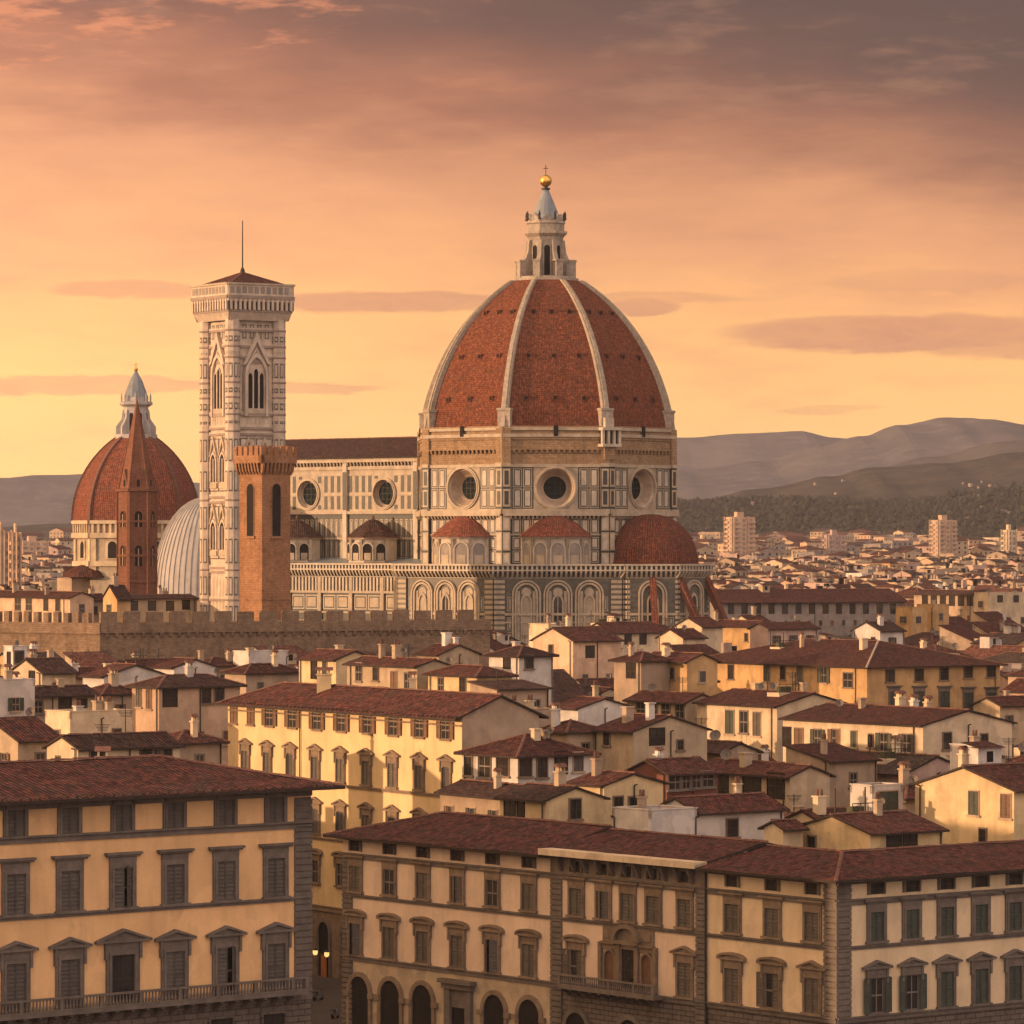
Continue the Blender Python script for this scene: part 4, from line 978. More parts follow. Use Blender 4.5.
    for j, (fr, Lf) in enumerate(tf):
        face_wall(tb, fr, 0, Lf, 0, zb, 1)
        tb.box(fr, 0, Lf, 30.6, 31.1, 0, .35, 0); tb.box(fr, 0, Lf, 29.0, 29.3, 0, .2, 0); tb.box(fr, 0, Lf, 23.4, 24.0, 0, .4, 0)
        for s in range(3):
            tc = Lf / 2 + (s - 1) * (Lf - 6.5) / 3.05; a, b = tc - 3.1, tc + 3.1
            arch_ring(tb, fr, tc, 24.2, 34.9, 2.0, .42, 0, .42, 0); arch_ring(tb, fr, tc, 24.2, 34.9, 2.62, .36, 0, .5, 2); arch_ring(tb, fr, tc, 24.2, 33.2, .85, .35, 0, .3, 0, True); tb.box(fr, tc - 1.9, tc - 1.3, 24.2, 35.6, 0, .1, 2); tb.box(fr, tc + 1.3, tc + 1.9, 24.2, 35.6, 0, .1, 2)
            arch_fill(tb, fr, tc, 24.2, 33.2, .85, 0, .05, 4 if s == 1 else 0, True); tb.prism(fr, [(tc + 1.0 * math.cos(R(30 * k)), 35.3 + 1.0 * math.sin(R(30 * k))) for k in range(12)], 0, .12, 0)
            if s == 1: tb.box(fr, tc - .08, tc + .08, 24.2, 34.4, .05, .14, 2)
        panels(tb, fr, 2.6, Lf - 2.6, 24.4, 30.4, 15, 2, .34, .3, k=.05, skip=lambda x, y, w, h, L=Lf: any(abs(x - (L / 2 + (s - 1) * (L - 6.5) / 3.05)) < 2.5 + w for s in range(3)))
        panels(tb, fr, 2.6, Lf - 2.6, 31.3, 34.6, 15, 1, .34, .3, k=.05, skip=lambda x, y, w, h, L=Lf: any(abs(x - (L / 2 + (s - 1) * (L - 6.5) / 3.05)) < 2.7 + w for s in range(3)))
        for q in range(8): panels(tb, fr, 2.6, Lf - 2.6, 3 + q * 2.5, 5.4 + q * 2.5, 10, 1, .3, .3)
        for s in (0, 1):                                      # banded corner piers
            a, b = (0, 2.2) if s == 0 else (Lf - 2.2, Lf)
            tb.box(fr, a, b, 0, 38.5, 0, .35, 1); z = 12.0
            while z < 38: tb.box(fr, a, b, z, z + .62, .35, .42, 0 if int(z * 10) % 3 else 2); z += 1.05
    trib = part('tribune', tb, [M_cream, M_line, M_cream, M_pinkm, M_glass], root)
    for fr, Lf in tf: arcade_rail(root, fr, -.45, Lf + .45, 38.2, zb + .2, 1.15, 1.0)
    te = MB(); te.lathe(c, [(RT + .2, zb - .6), (RD - .2, zb - .4)], 8, ROT, 0); part('terrace', te, M_lead, root)
    # --- exedrae with tiled caps on two faces, a half dome on the third
    def exedra(cc, th, r, zt0, hw, hr, ap, mat, n=10, niches=5):
        ex = MB(); ex.lathe(cc, [(r, zt0), (r, zt0 + hw)], n * 2, th, 0); ex.lathe(cc, [(r + .3, zt0 + hw), (r + .5, zt0 + hw + .3), (r + .5, zt0 + hw + .55)], n * 2, th, 0); ex.lathe(cc, [(r + .25, zt0), (r + .25, zt0 + .5)], n * 2, th, 0)
        for q in range(niches):
            a = th + (q - (niches - 1) / 2) * 150 / niches; nn = Vector((math.sin(R(a)), -math.cos(R(a)), 0)); tt = Vector((math.cos(R(a)), math.sin(R(a)), 0)); f = Fr(cc + nn * (r - .12), tt); w = r * .19
            arch_fill(ex, f, 0, zt0 + .6, zt0 + hw - w - .9, w, 0, .16, 1); arch_ring(ex, f, 0, zt0 + .5, zt0 + hw - w - .9, w, .28, 0, .3, 0)
            ex.box(f, -w * .7, w * .7, zt0 + .6, zt0 + hw * .42, .16, .24, 2)
            for s in (-1, 1):
                a2 = a + s * 75 / niches; n2 = Vector((math.sin(R(a2)), -math.cos(R(a2)), 0)); f2 = Fr(cc + n2 * (r - .1), Vector((math.cos(R(a2)), math.sin(R(a2)), 0)))
                ex.box(f2, -.3, .3, zt0 + .5, zt0 + hw, 0, .42, 0)
        e = part('exedra', ex, [M_white, M_dark if r < 6 else MW['grey'], M_cream], root)
        rf = MB(); rf.lathe(cc, [(r + .75, zt0 + hw + .5), (r * .66, zt0 + hw + .5 + hr * .52), (r * .28, zt0 + hw + .5 + hr * .86), (0, zt0 + hw + .5 + hr)], n * 2, th, 0)
        rf.lathe(cc, [(r + .75, zt0 + hw + .3), (r + .75, zt0 + hw + .5)], n * 2, th, 1); rf.lathe(cc, [(r, zt0 + hw + .3), (r + .75, zt0 + hw + .3)], n * 2, th, 1)
        rf.lathe(cc, [(.3, zt0 + hw + hr + .2), (.35, zt0 + hw + hr + .9), (0, zt0 + hw + hr + 1.4)], 8, 0, 1)
        part('exedra_roof', rf, [mat, M_ridge], e)
    for th, r in ((ROT, 7.0), (ROT - 45, 7.0)):
        nn = Vector((math.sin(R(th)), -math.cos(R(th)), 0)); exedra(c + nn * (RD * .924 - 1.4), th, r, zb - .4, 5.8, 5.2, 0, M_dometd)
    th = ROT + 45; nn = Vector((math.sin(R(th)), -math.cos(R(th)), 0)); cc = c + nn * 28.5; hd = MB()
    t5 = MB()
    for fr, Lf in octo(c + nn * 27.5, 13.4, ROT + 45)[2:7]:
        face_wall(t5, fr, 0, Lf, 0, zb - .3, 1); tc = Lf / 2
        t5.box(fr, 0, Lf, 30.6, 31.1, 0, .3, 0); t5.box(fr, 0, Lf, 23.6, 24.1, 0, .3, 0)
        arch_ring(t5, fr, tc, 24.2, 34.9, 2.0, .42, 0, .42, 0); arch_ring(t5, fr, tc, 24.2, 34.9, 2.62, .36, 0, .5, 2); arch_ring(t5, fr, tc, 24.2, 33.2, .85, .35, 0, .3, 0, True); arch_fill(t5, fr, tc, 24.2, 33.2, .85, 0, .05, 3, True)
        panels(t5, fr, .6, tc - 3.1, 24.4, 30.4, 1, 3, .3, .3); panels(t5, fr, tc + 3.1, Lf - .6, 24.4, 30.4, 1, 3, .3, .3); panels(t5, fr, .6, Lf - .6, 3, 23.4, 6, 7, .3, .3)
        arcade_rail(root, fr, -.4, Lf + .4, 38.2, zb + .2, 1.0, 1.0)
        z = 12.0
        while z < 38: t5.box(fr, 0, .5, z, z + .62, 0, .3, 0); t5.box(fr, Lf - .5, Lf, z, z + .62, 0, .3, 0); z += 1.05
    t5.lathe(c + nn * 27.5, [(13.4, zb - .5), (9, zb - .3)], 8, ROT + 45, 4)
    part('far_tribune', t5, [M_cream, M_line, M_cream, M_glass, M_lead], root)
    hd.lathe(cc, [(10.4, zb - .4), (10.4, zb + .25), (10.1, zb + .3)] + [(10.0 * math.cos(R(a)) ** .92, zb + .3 + 10.2 * math.sin(R(a))) for a in range(8, 91, 8)] + [(0, zb + 10.5)], 20, th, 0, True)
    part('half_dome', hd, M_dometd, root)
    # raking buttresses against the far tribune
    for (fr, Lf), fr_t in ((octo(c + nn * 27.5, 13.4, ROT + 45)[3], .5), (octo(c + nn * 27.5, 13.4, ROT + 45)[4], .1), (octo(c + nn * 27.5, 13.4, ROT + 45)[4], .95), (octo(c + nn * 27.5, 13.4, ROT + 45)[5], .9)):
        b = MB(); g = Fr(fr.P(Lf * fr_t, 0, 0), fr.n); w = .55
        b.prism(g, [(0, 36.0), (7.4, 22.0), (7.4, 24.6), (.2, 38.0), (0, 38.0)], -w, w, 0, True); b.prism(g, [(.2, 38.03), (7.6, 24.5), (7.6, 24.9), (.2, 38.4)], -w - .15, w + .15, 1, True); b.box(Fr(g.P(7.4, 0, -w), g.n * 1.0), 0, 1.2, 0, 24.4, -2 * w, 0, 0, True)
        part('raking_buttress', b, [M_redbrk, M_dometd], root)
    # --- nave
    dth = R(ROT - 135); dn = Vector((math.sin(dth), -math.cos(dth), 0)); st = c + Vector((RD * math.sin(R(ROT - 112.5)), -RD * math.cos(R(ROT - 112.5)), 0))
    LN = 62.0; fr = Fr(st + dn * LN, -dn); N = fr.n; nv = MB(); zr = 64.0; zn = 51.8
    cents = [fr.t(384.5), fr.t(308.5)]; bay = cents[0] - cents[1]; cents += [cents[1] - bay]
    edges = [cents[0] + bay / 2, cents[0] - bay / 2, cents[1] - bay / 2, cents[2] - bay / 2]
    zoc = fr.z(384.5, 493.5)
    for tc in cents:
        a, b = max(0, tc - bay / 2), min(LN, tc + bay / 2)
        hole_wall(nv, fr, a, b, zn, 61.6, tc, zoc, 3.0, 0, rz=3.0)
        nst = 11; wv = (bay - 1.6) / nst
        for r0, r1 in ((zn + .7, zoc - .25), (zoc + .1, 60.2)):
            for i in range(nst * 2):
                t = tc - bay / 2 + .8 + wv / 2 * i; 
                if t > b - .8: continue
                inside = lambda x, z: math.hypot(x - tc, z - zoc) < 3.75
                if i % 2 == 0:
                    zz0, zz1 = r0 + .25, r1 - .25
                    dx = min(abs(t - tc), abs(t + wv / 2 - tc)) 
                    if dx < 3.75:
                        ch = math.sqrt(3.75 ** 2 - dx ** 2)
                        if r0 < zoc - 1: zz1 = min(zz1, zoc - ch)
                        else: zz0 = max(zz0, zoc + ch)
                    if zz1 - zz0 > .4: nv.box(fr, t, t + wv / 2 * .98, zz0, zz1, 0, .05, 1)
            nv.box(fr, a, tc - 3.8, r1 - .15, r1 + .1, 0, .12, 0); nv.box(fr, tc + 3.8, b, r1 - .15, r1 + .1, 0, .12, 0)
        oculus(root, fr, tc, zoc, 3.0, 2.45, .9, .5)
    if edges[0] < LN: face_wall(nv, fr, edges[0], LN, zn, 61.6, 1)
    face_wall(nv, fr, 0, max(.1, edges[3]), zn, 61.6, 1)
    face_wall(nv, fr, 0, LN, 0, zn, 1); face_wall(nv, fr, 0, LN, 61.6, zr, 2)
    for e in edges[:3] + [LN - .8]: nv.box(fr, e - .6, e + .6, 41, 63.2, 0, .6, 2); nv.box(fr, e - .5, e + .5, zn + .8, 60.8, .6, .66, 1)
    nv.box(fr, 0, LN, zn - .1, zn + .5, 0, .5, 0); nv.box(fr, 0, LN, 61.3, 61.9, 0, .35, 0); corbels(nv, fr, 0, LN, 62.0, 62.9, .7, 1.0, .42, 0); nv.box(fr, 0, LN, 62.9, 63.4, 0, .8, 0); nv.box(fr, 0, LN, 63.4, 64.2, 0, .4, 0)
    panels(nv, fr, 0, LN, 42.0, 50.8, 42, 2, .5, .3, 0, 1, 2); nv.box(fr, 0, LN, 46.2, 46.6, 0, .3, 0)
    far = Fr(fr.P(LN, 0, -22), -fr.d); face_wall(nv, far, 0, LN, 0, zr, 0); fw = Fr(fr.P(0, 0, -22), fr.n); face_wall(nv, fw, 0, 22, 0, zr, 0); nv.face((fw.P(0, zr), fw.P(22, zr), fw.P(11, 68.3)), 0)
    part('nave_wall', nv, [M_cream, M_green, M_white, M_pinkm], root)
    rf = MB(); A = lambda t, k, z: fr.P(t, z, k)
    slope(rf, (A(-.5, 1.0, 64.0), A(LN + 2, 1.0, 64.0), A(LN + 2, -11, 68.4), A(-.5, -11, 68.4)), .25); slope(rf, (A(LN + 2, -23, 64.0), A(-.5, -23, 64.0), A(-.5, -11, 68.4), A(LN + 2, -11, 68.4)), .25); cap_line(rf, A(-.5, -11, 68.4), A(LN + 2, -11, 68.4), .5, .25)
    part('nave_roof', rf, [M_tile_b, M_ridge, M_wood], root)
    # --- aisle with its gallery and three square chapels on the roof
    OFF = 9.0; fa = Fr(fr.P(0, 0, OFF), fr.d); LA = LN + 7.0; ai = MB(); face_wall(ai, fa, 0, LA, 0, 41.0, 1)
    ai.face((A(0, OFF, 40.6), A(LA, OFF, 40.6), A(LA, 0, 42.2), A(0, 0, 42.2)), 4)
    fs = Fr(A(LA, OFF, 0), -fr.n); face_wall(ai, fs, 0, OFF, 0, 41.0, 1); fs2 = Fr(A(0, 0, 0), fr.n); face_wall(ai, fs2, 0, OFF, 0, 41.0, 0)
    t = 0
    while t < LA: ai.box(fa, t, min(LA, t + .5), 35.2, 38.1, 0, .3, 2); t += 1.0
    ai.box(fa, 0, LA, 34.7, 35.2, 0, .45, 0); ai.box(fa, 0, LA, 30.4, 30.8, 0, .3, 0); ai.box(fa, 0, LA, 28.6, 28.9, 0, .3, 0)
    t = LA
    while t > 6: panels(ai, fa, t - 8.6, t - .6, 31.0, 34.5, 2, 1, .4, .45, 2, 1, 0); ai.box(fa, t - .45, t + .45, 20, 38.1, 0, .5, 0); t -= 9.2
    panels(ai, fa, 0, LA, 18, 28.4, 24, 3, .5, .4)
    part('aisle', ai, [M_cream, M_green, M_white, M_pinkm, M_lead], root); arcade_rail(root, fa, 0, LA, 38.2, 41.1, .9, .95)
    for tc in cents:
        cc = fr.P(tc, 0, 3.6); exedra(cc, ROT - 45, 5.4, 41.2, 5.0, 4.0, 0, M_tile_b, 4, 5)
cathedral()

# ------------------------------------------------------------------ the marble bell tower
def bell_tower():
    s = 9.9; Y = 800.0; cpt = at_xy(232.5, Y); thr = 33.0
    dR = Vector((math.cos(R(thr)), math.sin(R(thr)), 0)); dL = Vector((-dR.y, dR.x, 0))
    root = thing('bell_tower', 'tall square marble bell tower with gabled windows and a thin mast', 'tower', cpt)
    fs = [Fr(cpt, dR), Fr(cpt + dL * s, -dL), Fr(cpt + dR * s, dL), Fr(cpt + dR * s + dL * s, -dR)]
    zc = lambda py: H - (py - HZ) / F * Y
    w = MB(); zt = zc(318)
    lev = [zc(600), zc(570), zc(500), zc(430), zc(416), zt]
    for f in fs:
        face_wall(w, f, 0, s, 0, zt, 2)
        for z in (zc(600), zc(572), zc(568), zc(502), zc(497), zc(434), zc(428), zc(414), zc(357), zc(346), zc(330)):
            w.box(f, -.0, s, z - .22, z + .22, 0, .42, 3); w.box(f, 0, s, z + .22, z + .5, 0, .3, 0)
        panels(w, f, 1.7, s - 1.7, zc(340), zc(322), 4, 1, .3, .35, 0, 1, 4); panels(w, f, 1.7, s - 1.7, zc(427), zc(415), 7, 1, .35, .4, 0, 1, 4)
        panels(w, f, 1.8, s - 1.8, zc(642), zc(576), 5, 1, .5, .55, 0, 1, 4); panels(w, f, 2.3, s - 2.3, 3, 24, 5, 2, .5, .5, 0, 1, 4)
        # two storeys of paired windows
        for zb, zt2 in ((zc(556), zc(506)), (zc(488), zc(438))):
            for tc in (s * .5 - 1.75, s * .5 + 1.75):
                hh = zt2 - zb
                w.box(f, tc - 1.6, tc + 1.6, zb - .6, zb + hh, 0, .12, 1); w.box(f, tc - 1.48, tc + 1.48, zb - .4, zb + hh - .2, .12, .2, 0)
                arch_fill(w, f, tc, zb + 1.2, zb + hh * .52, .9, .2, .24, 5, True); arch_ring(w, f, tc, zb + 1.2, zb + hh * .52, .9, .32, .2, .55, 0, True)
                w.box(f, tc - .12, tc + .12, zb + 1.2, zb + hh * .60, .24, .5, 0)
                w.ring(f, [(tc - 1.2, zb + hh * .64), (tc, zb + hh * .93), (tc + 1.2, zb + hh * .64)], [(tc - 1.55, zb + hh * .62), (tc, zb + hh * 1.04), (tc + 1.55, zb + hh * .62)], .2, .6, 4)
                w.box(f, tc - 1.3, tc + 1.3, zb, zb + 1.0, .2, .5, 4)
        # the tall three light window
        tc = s / 2; zb = zc(416); za = zc(375)
        arch_ring(w, f, tc, zb, za, 2.0, .5, 0, .6, 0, True); arch_ring(w, f, tc, zb, za, 2.5, .3, 0, .35, 3, True); arch_fill(w, f, tc, zb, za, 2.0, .01, .06, 0, True)
        for x in (-1.22, 0, 1.22): arch_fill(w, f, tc + x, zb + 1.5, za - .3 + (.8 if x == 0 else 0), .48, .06, .09, 5, True); arch_ring(w, f, tc + x, zb + 1.5, za - .3 + (.8 if x == 0 else 0), .48, .13, .06, .32, 0, True)
        w.box(f, tc - 1.98, tc + 1.98, zb, zb + 1.5, .06, .4, 4)
        g0, g1 = zc(365), zc(331)
        w.ring(f, [(tc - 2.2, g0 + .4), (tc, g1 - 1.9), (tc + 2.2, g0 + .4)], [(tc - 3.0, g0), (tc, g1), (tc + 3.0, g0)], 0, .75, 0); w.prism(f, [(tc - 2.2, g0 + .4), (tc + 2.2, g0 + .4), (tc, g1 - 1.9)], 0, .3, 3)
        w.ring(f, [(tc - 1.3, g0 + 1.2), (tc, g1 - 3.6), (tc + 1.3, g0 + 1.2)], [(tc - 1.6, g0 + 1.0), (tc, g1 - 3.0), (tc + 1.6, g0 + 1.0)], .3, .42, 0)
    part('shaft', w, [M_tower, M_line, M_tower, M_band, M_cream, M_dark], root)
    q = MB()
    for j, (f, g) in enumerate(((fs[0], fs[1]), (fs[2], fs[0]), (fs[1], fs[3]), (fs[3], fs[2]))):
        p = f.P(0, 0, 0); q.lathe(p, [(1.4, 0), (1.4, zt)], 8, thr, 0)
        for z in [zc(y) for y in (600, 570, 500, 431, 414, 397, 382, 357, 346, 330)]: q.lathe(p, [(1.4, z - .2), (1.52, z - .1), (1.52, z + .12), (1.4, z + .2)], 8, thr, 1)
        zz = 18.0
        for k in range(8):
            a = thr + 45 * k; n = Vector((math.sin(R(a)), -math.cos(R(a)), 0)); t = Vector((math.cos(R(a)), math.sin(R(a)), 0)); h = Fr(p + n * 1.4 * math.cos(R(22.5)), t)
            for a0, a1 in ((603, 640), (574, 598), (536, 566), (504, 532), (468, 494), (436, 464), (418, 426), (400, 412), (385, 395), (360, 380), (349, 355), (333, 344)):
                q.box(h, -.36, .36, zc(a1) + .5, zc(a0) - .5, 0, .05, 2); q.box(h, -.22, .22, zc(a1) + .8, zc(a0) - .8, .05, .08, 0)
    part('corner_buttress', q, [M_tower, M_band, M_line], root)
    # overhanging crown
    t = MB(); z1, z2, z3 = zc(312), zc(296), zc(283)
    out = 1.9
    for f in fs:
        a, b = -out, s + out
        t.face((f.P(-1.6, zt - .4, 1.2), f.P(s + 1.6, zt - .4, 1.2), f.P(b, z1, out), f.P(a, z1, out)), 0)
        t.box(f, a - .0, b, z1, z1 + .4, out - 1, out + .15, 1)
        face_wall(t, f, a, b, z1, z3, 2, out)
        x = a + .1
        while x < b - .4: t.box(f, x, x + .5, z1 + .4, z1 + 2.5, out, out + .45, 0); t.box(f, x + .5, x + 1.0, z1 + 2.0, z1 + 2.5, out, out + .3, 0); t.box(f, x + .5, x + 1.0, z1 + .4, z1 + 2.0, out, out + .03, 3); x += 1.0
        t.box(f, a - .2, b + .2, z1 + 2.5, z1 + 3.1, out, out + .55, 1); t.box(f, a - .2, b + .2, z1 + 3.1, z3 - .35, out, out + .35, 0); t.box(f, a - .3, b + .3, z3 - .35, z3, out - .5, out + .6, 4)
        x = a + .2
        while x < b - 1: t.box(f, x, x + .9, z1 + 3.5, z3 - .7, out + .35, out + .42, 1 if int(x * 7) % 2 else 5); x += 1.3
    part('crown', t, [M_tower, M_band, M_cream, M_dark, M_cream, MW['grey']], root)
    r = MB(); mid = cpt + (dR + dL) * s / 2; e = s / 2 + out - .6
    cs = [mid + dR * x + dL * y + Vector((0, 0, z3 - .2)) for x, y in ((-e, -e), (e, -e), (e, e), (-e, e))]; ap = mid + Vector((0, 0, zc(270)))
    for i in range(4): r.face((cs[i], cs[(i + 1) % 4], ap), 0)
    for i in range(4): cap_line(r, cs[i], ap, .35, .16)
    ro = part('roof', r, [M_tile_c, M_ridge], root)
    m = MB(); m.tube(ap - Vector((0, 0, .5)), mid + Vector((0, 0, zc(218))), .16, .09, 6); m.lathe(ap, [(.5, -.3), (.45, .4), (.2, .9)], 8, 0, 0); part('mast', m, M_iron, ro)
bell_tower()
# ------------------------------------------------------------------ brick tower, crenellated wall, far dome, spire, ribbed dome
def merlons(mb, fr, t0, t1, z, h, w, gap, k0, k1, m=0):
    t = t0; rr = random.Random(int(abs(t1 * 10)))
    while t + w <= t1 + .01:
        e = rr.uniform(-.12, .12); mb.box(fr, t, t + w, z, z + h + e, k0, k1, m, True); t += w + gap
def brick_tower():
    Y = 740.0; sc = F / Y; zc = lambda y: H - (y - HZ) / sc; c = at_xy(262, Y); th = R(42)
    dR = Vector((math.cos(th), math.sin(th), 0)); dL = Vector((-dR.y, dR.x, 0))
    s = 6.35; root = thing('watch_tower', 'plain tan brick tower with a battlemented top and tall arched belfry openings', 'tower', c)
    fs = [Fr(c, dR), Fr(c + dL * s, -dL), Fr(c + dR * s, dL), Fr(c + dR * s + dL * s, -dR)]
    w = MB(); z1 = zc(472)
    for f in fs:
        arch = lambda a: None
        face_wall(w, f, 0, s, 0, z1)
        tc = s / 2; arch_fill(w, f, tc, zc(536), zc(489), .95, .005, .03, 1); arch_ring(w, f, tc, zc(536), zc(489), .95, .16, 0, .1, 0)
        w.box(f, tc - 1.3, tc + 1.3, zc(538.5), zc(536), 0, .3, 0); w.box(f, -.05, s + .05, zc(600), zc(598), 0, .14, 0)
    part('shaft', w, [M_barg, M_dark], root)
    t = MB(); o = .8; z2, z3 = zc(463), zc(455)
    for f in fs:
        corbels(t, f, -.3, s + .5, zc(475), z2, o, .85, .42, 0)
        t.box(f, -o, s + o, z2, z3, 0, o, 0); merlons(t, f, -o, s + o - .02, z3, zc(446) - z3, 1.0, .5, o - .5, o, 0)
    t.face([f.P(0, z3 - .1, 0) for f in fs], 0)
    part('battlement', t, [M_barg], root)
brick_tower()

def crenellated_wall():
    Y = 715.0; c = at_xy(100, Y); a = R(24); sc = F / Y; zt = H - (640 - HZ) / sc
    u = Vector((math.cos(a), math.sin(a), 0)); root = thing('crenellated_wall', 'long rough stone wall with battlements and one sunlit end before the bell tower', 'wall', c)
    f = Fr(c, u); L = f.t(490); al = R(128); dl = Vector((-math.cos(R(41)), math.sin(R(41)), 0)); fl0 = Fr(c, dl); 
    fl = Fr(c + Vector((-.80, .60, 0)) * 62, Vector((.80, -.60, 0)))
    zt = H - (623 - HZ) / sc; w = MB()
    face_wall(w, f, 0, L, 0, zt); face_wall(w, fl, 0, 62, 0, zt); w.box(f, 0, L, zt - 1.7, zt, 0, .35, 0); w.box(fl, 0, 62.2, zt - 1.9, zt, 0, .35, 0)
    g = Fr(f.P(L, 0, 0), f.d.cross(Vector((0, 0, 1))) * -1); face_wall(w, g, 0, 12, 0, zt); w.face((f.P(0, zt, 0), f.P(L, zt, 0), f.P(L, zt, -12), f.P(0, zt, -12)))
    corbels(w, f, 1, L, zt - 2.6, zt - 1.7, .4, 1.6, .5, 0)
    part('wall', w, [M_fort], root)
    m = MB(); merlons(m, f, .02, L - 1.0, zt, 1.85, 2.9, 1.2, -.55, .32, 0); part('battlement', m, [M_fort], root)
    m = MB(); merlons(m, fl, 1, 61.5, zt, 1.75, 1.15, 1.15, -.55, .32, 0); part('battlement', m, [M_fort], root)
crenellated_wall()

def far_dome():
    Y = 1000.0; c = at_xy(136, Y); sc = F / Y; zc = lambda y: H - (y - HZ) / sc; rot = 26.0
    root = thing('domed_chapel', 'red tiled dome with a pale lantern on a cream drum, behind the slim brick spire', 'chapel', c)
    zs = zc(521); R0 = 60 / sc / .95; Hd = zc(436) - zs; rt = 4.2; rho = (Hd ** 2 + (R0 - rt) ** 2) / (2 * (R0 - rt))
    prof = [(math.sqrt(rho ** 2 - (Hd * i / 16) ** 2) - (rho - R0), zs + Hd * i / 16) for i in range(17)]
    d = MB(); d.lathe(c, prof, 8, rot, 0); do = part('dome', d, [M_dometd], root)
    for i in range(8):
        th = rot + 22.5 + 45 * i; n = Vector((math.sin(R(th)), -math.cos(R(th)), 0)); tx = Vector((math.cos(R(th)), math.sin(R(th)), 0)); rb = MB()
        for (ra, za), (rb2, zb) in zip(prof, prof[1:]):
            P = lambda r, z, s, k: c + n * (r + k) + tx * s * .42 + Vector((0, 0, z))
            rb.face((P(ra, za, -1, .35), P(ra, za, 1, .35), P(rb2, zb, 1, .35), P(rb2, zb, -1, .35))); rb.face((P(ra, za, -1, -.5), P(ra, za, -1, .35), P(rb2, zb, -1, .35), P(rb2, zb, -1, -.5))); rb.face((P(ra, za, 1, .35), P(ra, za, 1, -.5), P(rb2, zb, 1, -.5), P(rb2, zb, 1, .35)))
        part('rib', rb, [M_ridge if i != 4 else M_lead2], do)
    w = MB(); rd = R0 - .6
    for f, L in octo(c, rd, rot):
        face_wall(w, f, 0, L, 0, zs, 0); w.box(f, 0, L, zc(538), zc(533), 0, .9, 2); w.box(f, 0, L, zc(524), zs + .1, 0, 1.0, 2); w.box(f, .3, L - .3, zc(533), zc(524), 0, .35, 3)
        x = .4
        while x < L - .5: w.box(f, x, x + .5, zc(533), zc(524), .35, .75, 2); x += 1.5
        tc = L / 2; zb = zc(558); w.box(f, tc - 1.75, tc + 1.75, zb - .2, zc(541), 0, .3, 2); arch_fill(w, f, tc, zb, zc(546), 1.1, .3, .34, 1)
        for s in (0, L - 1.3): w.box(f, s, s + 1.3, zc(575), zc(539), 0, .4, 2)
        w.box(f, 0, L, zc(566), zc(561), 0, .8, 2)
    part('drum', w, [M_cream, M_dark, MW['cream'], MW['tan']], root)
    l = MB(); zl = zc(437); l.lathe(c, [(5.0, zl - .4), (5.0, zl + .6), (3.0, zl + .6), (2.9, zl + 7.0), (3.9, zl + 7.6), (3.9, zl + 8.2), (2.9, zl + 8.4), (2.9, zl + 9.4)], 8, rot, 0)
    for i in range(8):
        th = rot + 45 * i; n = Vector((math.sin(R(th)), -math.cos(R(th)), 0)); tx = Vector((math.cos(R(th)), math.sin(R(th)), 0)); f = Fr(c + n * 2.72, tx); arch_fill(l, f, 0, zl + 1.3, zl + 5.2, .45, .0, .04, 1)
        g = Fr(c, Vector((math.sin(R(th + 22.5)), -math.cos(R(th + 22.5)), 0))); l.prism(g, [(2.6, zl + .6), (4.7, zl + .6), (4.7, zl + 2.4), (3.4, zl + 4.2), (3.1, zl + 6.4), (2.6, zl + 6.4)], -.25, .25, 0, True)
        l.lathe(c + Vector((math.sin(R(th + 22.5)), -math.cos(R(th + 22.5)), 0)) * 3.4, [(.25, zl + 8.2), (.2, zl + 9.8), (.02, zl + 10.4)], 5, 0, 0)
    lo = part('lantern', l, [M_lead2, M_dark], root)
    k = MB(); k.lathe(c, [(2.9, zl + 9.4), (1.5, zl + 13.2), (.25, zc(371))], 10, 0, 0, True); k.lathe(c, [(.5 * math.sin(R(30 * i)), zc(369.5) - .5 * math.cos(R(30 * i))) for i in range(7)], 8, 0, 1, True); f = Fr(c, (1, 0)); k.box(f, -.07, .07, zc(368), zc(362), -.07, .07, 1, True); k.box(f, -.4, .4, zc(365) - .1, zc(365) + .1, -.06, .06, 1, True)
    part('cone', k, [M_lead, M_gold], lo)
    a = MB(); e = Fr(c + Vector((-14, -11, 0)), (math.cos(R(26)), math.sin(R(26))))
    a.box(e, 0, 26, 0, zc(578), -10, 0, 0); a.face((e.P(-.5, zc(578), .5), e.P(26.5, zc(578), .5), e.P(26.5, zc(566), -6), e.P(-.5, zc(566), -6)), 1); a.lathe(e.P(5, 0, -2), [(6.5, zc(577)), (5.5, zc(571)), (3, zc(566)), (0, zc(563))], 12, 0, 1)
    part('apse', a, [MW['tan'], M_tile], root)
far_dome()

